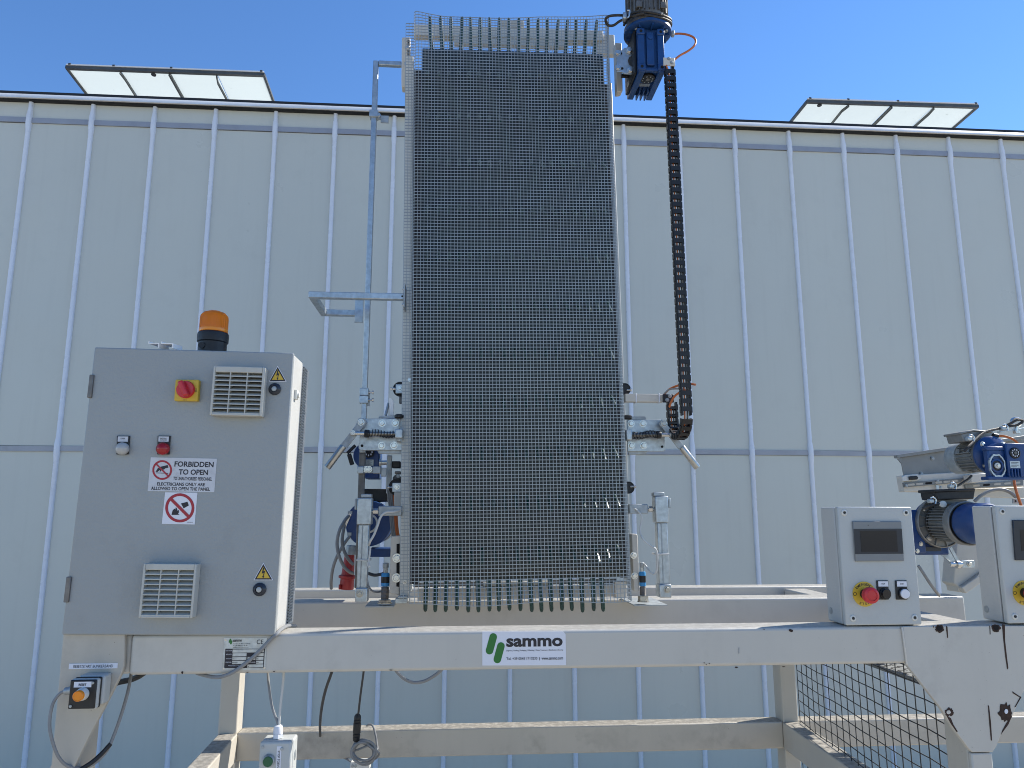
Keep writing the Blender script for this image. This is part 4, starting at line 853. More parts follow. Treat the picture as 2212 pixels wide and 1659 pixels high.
# ------------------------------------------------------------------ telescopic struts, sensors
def strut(cr, k, lab, blk, cap, ear, tube, foot, fb, arm, nut, tie, Y):
    t = thing('telescopic_strut', lab, 'strut', W(cr(*foot[1]), Y), 'struts beside the conveyor foot')
    MB().pbox(cr(*blk[0]), cr(*blk[1]), Y, Y + .05).build('sleeve', 'galv', t, bev=.003)
    MB().pbox(cr(*cap[0]), cr(*cap[1]), Y + .006, Y + .042).build('cap', 'galv_dull', t, bev=.003)
    MB().pbox(cr(*ear[0]), cr(*ear[1]), Y + .01, Y + .04).build('ear', 'galv_dull', t, bev=.002)
    q = [cr(*p) for p in tube]; MB().ppoly(q, Y + .006, Y + .044).build('inner_tube', 'galv', t, bev=.003)
    c0 = ((q[0][0] * .62 + q[1][0] * .38), q[0][1]); c1 = ((q[3][0] * .62 + q[2][0] * .38), q[3][1])
    MB().tube([W(c0, Y + .0055), W(c1, Y + .0055)], .0022, 6).build('groove', 'galv_dull', t)
    MB().pbox(cr(*foot[0]), cr(*foot[1]), Y - .004, Y + .052).build('foot', 'galv', t, bev=.003); pbolt(t, cr(*fb), Y - .0045, 5.6, mt='steel')
    MB().pbox(cr(*arm[0]), cr(*arm[1]), Y + .012, Y + .05).build('arm', 'galv_dull', t, bev=.003)
    a, b = (nut[0][0], (nut[0][1] + nut[1][1]) / 2), (nut[1][0], (nut[0][1] + nut[1][1]) / 2); A = W(cr(*a), Y + .03); B = W(cr(*b), Y + .03)
    MB().lathe([(.011, 0), (.011, (B - A).length)], A, B - A, 6).cyl(A - (B - A) * .6, B + (B - A) * .4, .0055, n=10).build('nut', 'zinc', t)
    MB().pbox(cr(*tie[0]), cr(*tie[1]), Y - .003, Y + .047).build('cable_tie', 'white_cable', t, bev=.001)
    return t
strut(cE, 1, 'galvanised strut with bolted foot, left of the conveyor foot', ((522, 462), (672, 738)), ((565, 420), (672, 461)), ((497, 470), (521, 585)), [(540, 739), (650, 739), (620, 1400), (515, 1400)], ((503, 1398), (628, 1545)), (550, 1458), ((742, 545), (985, 648)), ((690, 565), (741, 636)), ((514, 1098), (656, 1114)), 2.68)
strut(cG, .66, 'galvanised strut with bolted foot, right of the conveyor foot', ((385, 850), (475, 1032)), ((372, 822), (447, 850)), ((474, 862), (490, 930)), [(397, 1033), (466, 1033), (488, 1460), (410, 1460)], ((413, 1460), (495, 1552)), (465, 1495), ((205, 905), (333, 970)), ((335, 918), (362, 960)), ((383, 1244), (480, 1255)), 2.68)
def sensor(cr, q, lab, Y):
    x0_, x1_, y = q; xm = (x0_ + x1_) / 2; s_ = S(cr(xm, y[0]), Y); z = [W(cr(xm, v), Y).z for v in y]; x = W(cr(xm, y[3]), Y).x
    k = abs(W(cr(x1_, y[2]), Y).x - W(cr(x0_, y[2]), Y).x) / 2
    t = thing('level_sensor', lab, 'sensor', (x, Y, z[-1]), 'sensors at the conveyor foot')
    MB().lathe([(k * .62, z[1]), (k * .72, z[1] + .004), (k * .72, z[0]), (k * .5, z[0] + .002)], (x, Y, 0), (0, 0, 1), 12).build('plug', 'galv_dull', t)
    MB().lathe([(k * .55, z[2]), (k * .55, z[1])], (x, Y, 0), (0, 0, 1), 8).build('nut', 'zinc', t)
    MB().lathe([(k, z[3]), (k, z[2] - .004), (k * .85, z[2])], (x, Y, 0), (0, 0, 1), 22).build('body', 'sky_blue', t)
    zz_ = z[3] + (z[2] - z[3]) * .25; MB().lathe([(k * 1.012, zz_), (k * 1.012, z[3] + (z[2] - z[3]) * .72)], (x, Y, 0), (0, 0, 1), 22).build('label_band', 'black', t)
    pf = []; n_ = 10
    for i in range(n_): h0 = z[4] + (z[3] - .0005 - z[4]) * i / n_; h1 = z[4] + (z[3] - .0005 - z[4]) * (i + .5) / n_; pf += [(k * .95, h0), (k * .88, h1)]
    MB().lathe(pf, (x, Y, 0), (0, 0, 1), 20).build('thread', 'steel_old', t)
    MB().lathe([(k * 1.55, z[5] + .004), (k * 1.55, z[4] - .002)], (x, Y, 0), (0, 0, 1), 6).lathe([(k * 1.75, z[5]), (k * 1.75, z[5] + .0035)], (x, Y, 0), (0, 0, 1), 22).build('lock_nut', 'steel', t)
sensor(cE, (770, 858, (1140, 1192, 1240, 1375, 1512, 1555)), 'blue cylindrical sensor on steel thread, left of the conveyor foot', 2.78)
sensor(cG, (273, 318, (1310, 1342, 1370, 1470, 1535, 1580)), 'blue cylindrical sensor on steel thread, right of the conveyor foot', 2.74)
q = W(cE(760, 1530), 2.78); MB_ = MB().box(W(cE(600, 1500), 2.74).x, W(cE(900, 1500), 2.74).x, 2.76, 2.96, 1.2685, 1.2725).build('base_plate', 'galv_dull')
tag(MB_, 'thin galvanised base plate on the middle beam under the left sensor and strut', 'base plate')
MB_ = MB().box(W(cG(240, 1540), 2.72).x, W(cG(470, 1540), 2.72).x, 2.73, 2.96, 1.2685, 1.2725).build('base_plate', 'galv_dull')
tag(MB_, 'thin galvanised base plate on the middle beam under the right sensor and strut', 'base plate')
# ------------------------------------------------------------------ generic ribbed electric motor along local +Z
def frame(o, z, up=(0, 0, 1)):
    z = Vector(z).normalized(); u = Vector(up); x = u.cross(z).normalized(); y = z.cross(x)
    M = Matrix((x, y, z)).transposed().to_4x4(); M.translation = Vector(o); return M
def ribs(M, r, h, z0, z1, n, w=.0022):
    m = MB(M)
    for i in range(n):
        a = 2 * math.pi * i / n; c, s = math.cos(a), math.sin(a)
        vs = []
        for z in (z0, z1):
            for rr_, ww in ((r * .97, -w), (r * .97, w), (r + h, w * .7), (r + h, -w * .7)): vs.append((rr_ * c - ww * s, rr_ * s + ww * c, z))
        m.add(vs, [(0, 1, 2, 3), (7, 6, 5, 4), (0, 4, 5, 1), (1, 5, 6, 2), (2, 6, 7, 3), (3, 7, 4, 0)])
    return m
# ------------------------------------------------------------------ drive at the top right of the conveyor
YG = 2.60
gp = W(cF(845, 480), YG + .03); s_ = S(cF(845, 480), YG) * .1563
gx = W(cF(840, 480), YG + .06).x; gy = YG + .06; R1 = 333 * s_
zf0 = W(cF(845, 500), gy).z; zf1 = zf0 + .018
tg = thing('top_gear_motor', 'grey motor upright on a blue gearbox at the top right of the conveyor', 'gear motor', (gx, gy, zf0))
MB().lathe([(R1 * .93, 0), (R1, .004), (R1, .016), (R1 * .97, .018)], (gx, gy, zf0), (0, 0, 1), 40).build('gearbox_flange', 'blue', tg, bev=0)
MB().lathe([(R1 * .98, .0185), (R1 * .98, .030), (R1 * .8, .036), (R1 * .84, .06)], (gx, gy, zf0), (0, 0, 1), 40).build('motor_flange', 'motor_grey', tg)
MB().lathe([(R1 * .80, .062), (R1 * .80, .34)], (gx, gy, zf0), (0, 0, 1), 40).build('motor_body', 'motor_grey', tg)
ribs(Matrix.Translation((gx, gy, zf0)), R1 * .80, .009, .066, .33, 26).build('cooling_ribs', 'motor_grey', tg)['kind'] = 'stuff'
for a in (-2.2, -.95): 
    for dz in (.075, .13):
        c = Vector((gx + R1 * .86 * math.cos(a), gy + R1 * .86 * math.sin(a), zf0 + dz)); MB().box(c.x - .012, c.x + .012, c.y - .008, c.y + .02, c.z, c.z + .028).build('mount_lug', 'motor_grey', tg, bev=.002)
for x, y in ((695, 452), (1095, 455)):
    v = W(cF(x, y), gy - .045); bolt(tg, (v.x, v.y, zf0 - .0005), 5.2 * s_ / .1563, ax=(0, 0, -1), mt='steel', washer=False)
for i in range(10):
    a = 2 * math.pi * (i + .5) / 10; MB().bar((gx + R1 * .35 * math.cos(a), gy + R1 * .35 * math.sin(a), zf0 - .006), (gx + R1 * .9 * math.cos(a), gy + R1 * .9 * math.sin(a), zf0 - .003), .005, .012).build('flange_web', 'blue', tg)
# gearbox body
bx0, bx1 = W(cF(712, 760), YG).x, W(cF(1068, 760), YG).x; bz1 = zf0 - .002; bz0 = W(cF(890, 968), YG - .012).z; gb = .19
MB().box(bx0, bx1, YG + .012, YG + gb, bz0 + .012, bz1).build('gearbox', 'blue', tg, bev=.004)
wd_ = bx1 - bx0
for x0_, x1_ in ((bx0 - .001, bx0 + wd_ * .24), (bx1 - wd_ * .24, bx1 + .001)):
    MB().box(x0_, x1_, YG - .004, YG + gb + .01, bz0 - .002, bz0 + .022).build('foot_rail', 'blue', tg, bev=.003)
    MB().box(x0_, x1_, YG - .004, YG + .0115, bz0 + .023, bz1 - .02).build('side_post', 'blue', tg, bev=.002)
    MB().box(x0_ - .002, x1_ + .002, YG - .009, YG + .012, bz1 - .038, bz1 - .012).build('corner_boss', 'blue', tg, bev=.003)
    MB().box(x0_ - .002, x1_ + .002, YG - .009, YG + .012, bz0 + .003, bz0 + .030).build('corner_boss', 'blue', tg, bev=.003)
    for z in (bz1 - .025, bz0 + .017): MB().lathe([(.006, 0), (.006, .0006)], ((x0_ + x1_) / 2, YG - .0091, z), (0, -1, 0), 14).build('bolt_hole', 'hole', tg)
MB().box(bx0 + wd_ * .34, bx1 - wd_ * .36, YG + .001, YG + .0115, bz0 + .03, bz1 - .02).build('front_boss', 'blue', tg, bev=.003)
MB().lathe([(.010, 0), (.010, .004), (.006, .0045)], (bx0 + wd_ * .49, YG + .001, bz1 - .045), (0, -1, 0), 8).build('plug', 'blue', tg)
MB().box(bx0 + .004, bx1 - .004, YG - .001, YG + .012, bz0 + .004, bz0 + .016).build('front_rib', 'blue', tg, bev=.002)
c = Vector(((bx0 + bx1) / 2 - .002, YG + .055, bz0 + .0115)); MB().lathe([(.030, 0), (.030, .008), (.027, .010)], c, (0, 0, -1), 30).build('end_cover', 'black', tg)
MB().lathe([(.008, .0102), (.007, .0125)], c, (0, 0, -1), 16).build('cover_hub', 'steel_old', tg)
for i in range(8):
    a = 2 * math.pi * (i + .5) / 8; q = c + Vector((.020 * math.cos(a), .020 * math.sin(a), -.0103)); MB().box(q.x - .0022, q.x + .0022, q.y - .003, q.y + .003, q.z - .0006, q.z).build('cover_mark', 'galv_dull', tg)
MB().box(c.x - .022, c.x + .022, YG + .098, YG + .118, bz0 + .010, bz0 + .0115).build('type_plate', 'galv', tg)
for i in range(3): x = c.x - .018 + i * .017; MB().box(x, x + .006, YG + .122, YG + gb - .002, bz0 - .012, bz0 + .011).build('fin', 'blue', tg, bev=.002)
MB().box(bx0 - .012, bx0 - .002, YG + .02, YG + gb - .01, bz0 + .005, bz1 - .005).build('output_face', 'black', tg, bev=.002)
# bracket plate
hb_ = [(410, 690), (488, 692), (520, 660), (650, 658), (654, 770), (622, 775), (590, 790), (570, 835), (585, 890), (625, 918), (664, 922), (666, 1025), (520, 1018), (492, 998), (414, 992)]
MB().ppoly([cF(*p) for p in hb_], YG + .06, YG + .066).build('bracket_plate', 'galv', tg, bev=.001)
for p, r in (((587, 700), 6.3), ((605, 972), 6.3), ((428, 735), 5.2), ((432, 937), 5.2)): pbolt(tg, cF(*p), YG + .0595, r)
for p in ((468, 738), (486, 945)): MB().ppoly(capsule(cF, p[0] - 8, p[1], p[0] + 8, p[1], 16), YG + .0592, YG + .0598).build('slot', 'hole', tg, smooth=False)
MB().ppoly([cF(*p) for p in ((580, 1072), (668, 1075), (640, 1190), (600, 1205), (572, 1165))], YG + .12, YG + .14).build('shaft_cover', 'cream_clean', tg, bev=.003)
MB().cyl(W(cF(480, 1050), YG + .13), W(cF(680, 1050), YG + .13), .008, n=14).build('shaft', 'black', tg)
MB().pbox(cF(1180, 415), cF(1222, 480), YG + .06, YG + .08).build('cable_entry', 'galv_dull', tg, bev=.003)
# safety rope tying the motor to the conveyor
def rope(name, lab, pts_, r=.005, extra=()):
    m = MB().tube(smooth_path(pts_), r, 7)
    for e in extra: m.tube(smooth_path(e), r, 7)
    return tag(m.build(name, 'rope'), lab, 'wire rope')
ring = [Vector((gx + R1 * 1.0 * math.cos(a), gy + R1 * 1.0 * math.sin(a), zf0 + .045 + .014 * math.sin(a * 2 + 1))) for a in [math.pi + i * (math.pi / 9) for i in range(10)]]
rope('safety_rope', 'frayed black wire rope tying the top gear motor to the conveyor', [W(cF(540, 215), YG), W(cF(420, 212), YG - .01), (W(cF(310, 225), YG - .01)), W(cF(262, 270), YG), W(cF(290, 345), YG + .02), W(cF(370, 350), YG + .02), W(cF(460, 290), YG + .01), W(cF(560, 255), YG)] + ring, .0052, [[W(cF(540, 215), YG), W(cF(640, 222), YG - .02), W(cF(700, 205), YG - .03), W(cF(795, 185), YG - .04)], [v + Vector((0, 0, -.013)) for v in ring]])
t = thing('rope_clamp', 'galvanised rope clamp on the safety rope beside the top motor', 'rope clamp', W(cF(550, 240), YG - .015))
MB().pbox(cF(505, 160), cF(560, 250), YG - .02, YG + .005).build('saddle', 'galv', t, bev=.004); MB().tube(smooth_path([W(cF(*p), YG - .024) for p in ((560, 145), (592, 150), (585, 220), (560, 250))]), .0035, 7).build('clamp_bolt', 'zinc', t)
# orange cable loop and chain bracket
c_ = cable('orange_cable', [(1200, 468, 2.67), (1300, 466, 2.66), (1400, 482, 2.65), (1480, 520, 2.64), (1508, 575, 2.63), (1480, 640, 2.62), (1400, 705, 2.62), (1300, 760, 2.62), (1230, 812, 2.61), (1180, 860, 2.61)], .0042, 'orange_cable', None, cF)
tag(c_, 'orange cable looping from the top motor to the cable chain', 'cable')
# ------------------------------------------------------------------ cable chain
CH = thing('cable_chain', 'long black cable chain hanging down right of the conveyor', 'cable chain', W((1478, 940), 2.56))
cxx = W((1462, 430), 2.55).x; LW = .036; LP = .0285
za = W((1447, 158), 2.55).z; zbm = W((1480, 898), 2.55).z; rad = .085; yb_ = 2.555
path = []; z = za
while z > zbm: path.append((yb_, z, 0.)); z -= LP
n_arc = int(math.pi * rad / LP) 
for i in range(1, n_arc + 1): th = math.pi * i / n_arc; path.append((yb_ + rad - rad * math.cos(th), zbm - rad * math.sin(th) * 0.75, th))
zz_ = zbm
for i in range(1, 3): path.append((yb_ + 2 * rad, zbm + i * LP, math.pi))
lm = MB()
hw = LW / 2
for sgn in (-1, 1):
    x0_, x1_ = (sgn * hw, sgn * (hw - .0055))
    lm.poly([(0, 0)] * 0 or [(x0_, -LP * .62), (x1_, -LP * .62), (x1_, LP * .40), (x0_, LP * .40)], -.011, .011)
    lm.poly([(sgn * (hw + .0028), -LP * .30), (x0_ - sgn * .0005, -LP * .30), (x0_ - sgn * .0005, LP * .45), (sgn * (hw + .0028), LP * .45)], -.0095, .0095)
lm.box(-hw, hw, -.0122, -.0085, -LP * .12, LP * .46); lm.box(-hw, hw, .0085, .0122, LP * .10, LP * .34)
lmesh = lm.mesh('link', 'black', Vector((0, 0, 0)))
for y, z, th in path:
    dx = .010 * (za - z) / (za - zbm)
    o = put('link', lmesh, CH, (cxx - .006 + dx, y, z)); o.rotation_euler = (th, 0, 0)
pp = [Vector((cxx - .010 + .010 * (za - z) / (za - zbm), y, z)) for y, z, th in path[::3]]
c_ = MB().tube(smooth_path([W(cF(1100, 900), 2.56)] + pp), .0028, 7).build('inner_cable', 'orange_cable', CH)
MB().tube([v + Vector((.010, .002, 0)) for v in smooth_path(pp)], .0028, 6).build('inner_cable', 'dark_cable', CH)
bk = thing('chain_bracket', 'cream angle bracket with two screws holding the top of the cable chain', 'bracket', W(cF(1145, 900), 2.58))
MB().pbox(cF(1062, 796), cF(1220, 905), 2.565, 2.57).build('plate', 'cream_clean', bk, bev=.001); MB().pbox(cF(1205, 796), cF(1222, 905), 2.5705, 2.62).build('fold', 'cream_clean', bk, bev=.001)
for p in ((1135, 812), (1176, 865)): pbolt(bk, cF(*p), 2.565, 3.0, mt='galv_dull')
MB().pbox(cF(1088, 905), cF(1118, 968), 2.575, 2.578).pbox(cF(1172, 905), cF(1210, 968), 2.575, 2.578).build('chain_lug', 'black', bk)
am = thing('arm_bracket', 'cream arm with white cable ties carrying the lower end of the cable chain', 'bracket', W(cG(180, 170), 2.74))
MB().pbox(cG(176, 142), cG(440, 197), 2.735, 2.765).build('arm', 'cream_clean', am, bev=.002)
for x in (251, 411): MB().pbox(cG(x - 4, 138), cG(x + 4, 201), 2.732, 2.768).build('cable_tie', 'label_white', am, bev=.001)
MB().pbox(cG(438, 144), cG(512, 200), 2.722, 2.734).build('chain_end', 'black', am, bev=.002)
for p in ((483, 156), (465, 184)): pbolt(am, cG(*p), 2.722, 3.2, mt='galv_dull')
for i, (pp, r, mt, lab) in enumerate([([(440, 150, 2.76), (480, 110, 2.74), (540, 84, 2.70), (600, 70, 2.66), (660, 78, 2.62)], .0042, 'orange_cable', 'orange cable arching over the chain arm'),
        ([(445, 140, 2.75), (480, 112, 2.73), (540, 106, 2.69), (590, 112, 2.64)], .0032, 'grey_cable', 'thin grey cable arching over the chain arm'),
        ([(478, 250, 2.72), (485, 215, 2.71), (515, 160, 2.69), (560, 128, 2.66), (600, 115, 2.62)], .0042, 'orange_cable', 'orange cable rising out of the lower end of the cable chain')]):
    tag(cable('chain_cable', pp, r, mt, None, cG), lab, 'cable')
# ------------------------------------------------------------------ white cables near the right strut / left strut
tag(cable('sensor_cable', [(200, 930, 2.72), (240, 935, 2.69), (282, 975, 2.68), (288, 1020, 2.68), (276, 1090, 2.68), (300, 1150, 2.67), (350, 1190, 2.67), (388, 1220, 2.665), (398, 1280, 2.67), (392, 1360, 2.68), (372, 1386, 2.69), (340, 1365, 2.70), (312, 1325, 2.72), (296, 1318, 2.74)], .0035, 'white_cable', None, cG), 'pale cable winding from the conveyor to the right sensor', 'cable')
tag(cable('sensor_cable', [(985, 585, 2.70), (900, 605, 2.67), (825, 610, 2.668), (770, 655, 2.668), (735, 750, 2.668), (700, 840, 2.668), (660, 910, 2.67), (645, 950, 2.69)], .0042, 'white_cable', None, cE), 'pale cable hanging from the arm across the left strut', 'cable')
tag(cable('sensor_cable', [(662, 965, 2.67), (655, 1040, 2.67), (642, 1120, 2.67), (652, 1165, 2.668), (640, 1172, 2.668), (630, 1130, 2.67)], .0032, 'white_cable', None, cE), 'short pale cable end tied to the left strut', 'cable')
tag(cable('sensor_cable', [(625, 1290, 2.72), (640, 1370, 2.73), (680, 1425, 2.75), (740, 1438, 2.78), (800, 1420, 2.82)], .0035, 'grey_cable', None, cE), 'grey cable sagging behind the left sensor', 'cable')
tag(cable('sensor_cable', [(625, 1240, 2.80), (700, 1262, 2.80), (760, 1255, 2.80), (815, 1242, 2.79)], .0058, 'dark_cable', None, cE), 'thick dark cable between the left strut and sensor', 'cable')
# ------------------------------------------------------------------ drives on the left
YD = 2.93
dl = thing('lower_left_motor', 'blue motor with round fan cover behind the left strut', 'gear motor', W(cE(640, 1075), YD))
c = W(cE(640, 725), YD); r = 236 * .2084 * S(cE(640, 725), YD)
MB().lathe([(r * .97, 0), (r, -.006), (r, -.07), (r * .9, -.075), (r * .9, -.2)], c, (0, -1, 0), 44).build('fan_cover', 'blue', dl)
MB().lathe([(r * .43, 0), (r * .43, .006), (r * .36, .007)], c, (0, -1, 0), 28).build('cover_ring', 'white_plastic', dl); MB().lathe([(r * .355, .001), (r * .34, .0085)], c, (0, -1, 0), 28).build('cover_cap', 'blue', dl)
for a in (2.62, -2.62, .5): q = c + Vector((r * .93 * math.cos(a), -.001, r * .93 * math.sin(a))); MB().box(q.x - .008, q.x + .008, YD - .004, YD, q.z - .006, q.z + .006).build('cover_clip', 'galv_dull', dl)
MB().pbox(cE(588, 368), cE(838, 500), YD + .02, YD + .16).build('terminal_box', 'black', dl, bev=.004)
MB().pbox(cE(640, 985), cE(868, 1075), YD + .015, YD + .15).build('base_foot', 'blue', dl, bev=.003)
MB().lathe([(r * .78, -.076), (r * .78, -.2)], c + Vector((.02, .01, -.01)), (0, -1, 0), 36).build('motor_body', 'motor_light', dl)
du = thing('upper_left_gearbox', 'blue gearbox behind the left support tube below the spring latch', 'gear motor', W(cD(1050, 1640), YD))
c = W(cD(1010, 1320), YD); r = 182 * .1562 * S(cD(1010, 1320), YD)
MB().lathe([(r * .96, 0), (r, -.005), (r, -.04)], c, (0, -1, 0), 40).build('gearbox_flange', 'blue', du)
MB().pbox(cD(985, 1230), cD(1190, 1640), YD - .03, YD + .07).build('gearbox', 'blue', du, bev=.005)
c2 = W(cD(1045, 1275), YD - .031); k = .1562 * S(cD(1045, 1275), YD); MB().lathe([(75 * k, 0), (75 * k, .005), (66 * k, .007)], c2, (0, -1, 0), 28).build('end_cover', 'black', du)
for i in range(8):
    a = 2 * math.pi * i / 8; q = c2 + Vector((46 * k * math.cos(a), -.0072, 46 * k * math.sin(a))); MB().box(q.x - .002, q.x + .002, q.y - .0005, q.y, q.z - .003, q.z + .003).build('cover_mark', 'label_white', du)
pl_ = MB().pbox(cD(982, 1378), cD(1108, 1462), YD - .0325, YD - .0305).build('type_plate', 'galv', du, smooth=False)
for i in range(5): MB().pbox(cD(1000, 1392 + i * 14), cD(1092 - (i % 2) * 26, 1397 + i * 14), YD - .0332, YD - .0326).build('print_line', 'print_black', pl_, smooth=False)
for i in range(5): x = 1000 + i * 36; MB().ppoly([cD(x, 1560), cD(x + 20, 1560), cD(x + 14, 1645), cD(x + 2, 1640)], YD - .02, YD + .05).build('fin', 'blue', du)
MB().cyl(W(cD(1190, 1420), YD - .02), W(cD(1300, 1420), YD - .02), .009, n=14).lathe([(.016, 0), (.016, .008)], W(cD(1190, 1420), YD - .02), (1, 0, 0), 18).build('shaft', 'zinc', du)
MB().bar(W(cD(860, 1180), YD - .04), W(cD(745, 1290), YD - .04), .008, .012).bar(W(cD(770, 1300), YD - .05), W(cD(815, 1450), YD - .05), .012, .016).build('lever_arm', 'black', du, bev=.002)
pm_ = thing('mounting_post', 'dark steel mounting post with pipe work beside the lower left edge of the conveyor', 'post', W(cE(845, 400), 2.86))
MB().pbox(cE(828, 20), cE(878, 415), 2.86, 2.88).build('post', 'galv_dull', pm_, bev=.002)
MB().pbox(cE(880, 80), cE(972, 150), 2.87, 2.92).build('switch_block', 'black', pm_, bev=.004); MB().pbox(cE(912, 185), cE(975, 215), 2.86, 2.90).build('switch_arm', 'steel_old', pm_, bev=.003)
MB().lathe([(.016, 0), (.016, .01), (.012, .012)], W(cE(938, 265), 2.88), (0, -1, 0), 18).build('guide_wheel', 'steel_old', pm_)
for p in ((858, 190), (858, 120), (950, 235)): pbolt(pm_, cE(*p), 2.8595, 3.2, mt='galv_dull')
MB().pbox(cE(905, 400), cE(980, 545), 2.80, 2.84).build('cover_plate', 'cream', pm_, bev=.003)
for i, (x, mt, r) in enumerate(((868, 'grey_cable', .0032), (884, 'grey_cable', .0032), (900, 'grey_cable', .0032), (918, 'orange_cable', .0042), (936, 'orange_cable', .0036))):
    tag(cable('riser_cable', [(x - 30 + i * 4, 380, 2.86), (x - 14 + i * 2, 520, 2.86), (x, 680, 2.855), (x + 10, 800, 2.855), (x + 30, 900, 2.86)], r, mt, None, cE), ('%s riser cable of the bundle left of the conveyor foot, counted from the left' % ('first', 'second', 'third', 'fourth', 'rightmost')[i]), 'cable', 'riser cables left of the conveyor')
for pp, lab in (([(450, 635, 2.90), (400, 690, 2.88), (340, 800, 2.86), (315, 930, 2.86), (335, 1060, 2.86), (385, 1170, 2.87), (440, 1225, 2.88), (480, 1245, 2.9)], 'outer grey cable loop left of the blue fan cover'),
                ([(440, 655, 2.91), (395, 750, 2.89), (370, 870, 2.88), (375, 970, 2.88), (410, 1060, 2.88), (450, 1120, 2.89), (482, 1150, 2.9)], 'inner grey cable loop left of the blue fan cover'),
                ([(445, 860, 2.93), (380, 950, 2.92), (310, 1080, 2.92), (270, 1200, 2.93), (254, 1320, 2.95), (256, 1400, 2.99)], 'grey cable crossing the loops and dropping left of the red plug')):
    tag(cable('loop_cable', pp, .0062, 'grey_cable', None, cE), lab, 'cable')
pg = thing('power_plug', 'red industrial power plug with grey collar standing left of the conveyor foot', 'plug', W(cE(410, 1410), 2.96))
c = W(cE(412, 1410), 2.96); k = .2084 * S(cE(412, 1300), 2.96); zz = lambda y: W(cE(412, y), 2.96).z - c.z
MB().lathe([(70 * k, 0), (74 * k, .004), (70 * k, zz(1300)), (92 * k, zz(1290)), (92 * k, zz(1268)), (66 * k, zz(1258)), (56 * k, zz(1120)), (50 * k, zz(1050))], c, (.06, 0, 1), 20).build('housing', 'red_plastic', pg)
MB().pbox(cE(330, 1360), cE(350, 1412), 2.93, 2.95).build('latch_tab', 'red_plastic', pg, bev=.002)
MB().lathe([(54 * k, zz(1050)), (56 * k, zz(1010)), (50 * k, zz(960)), (40 * k, zz(952))], c + Vector((.004, 0, 0)), (.06, 0, 1), 12).build('collar', 'galv_dull', pg)
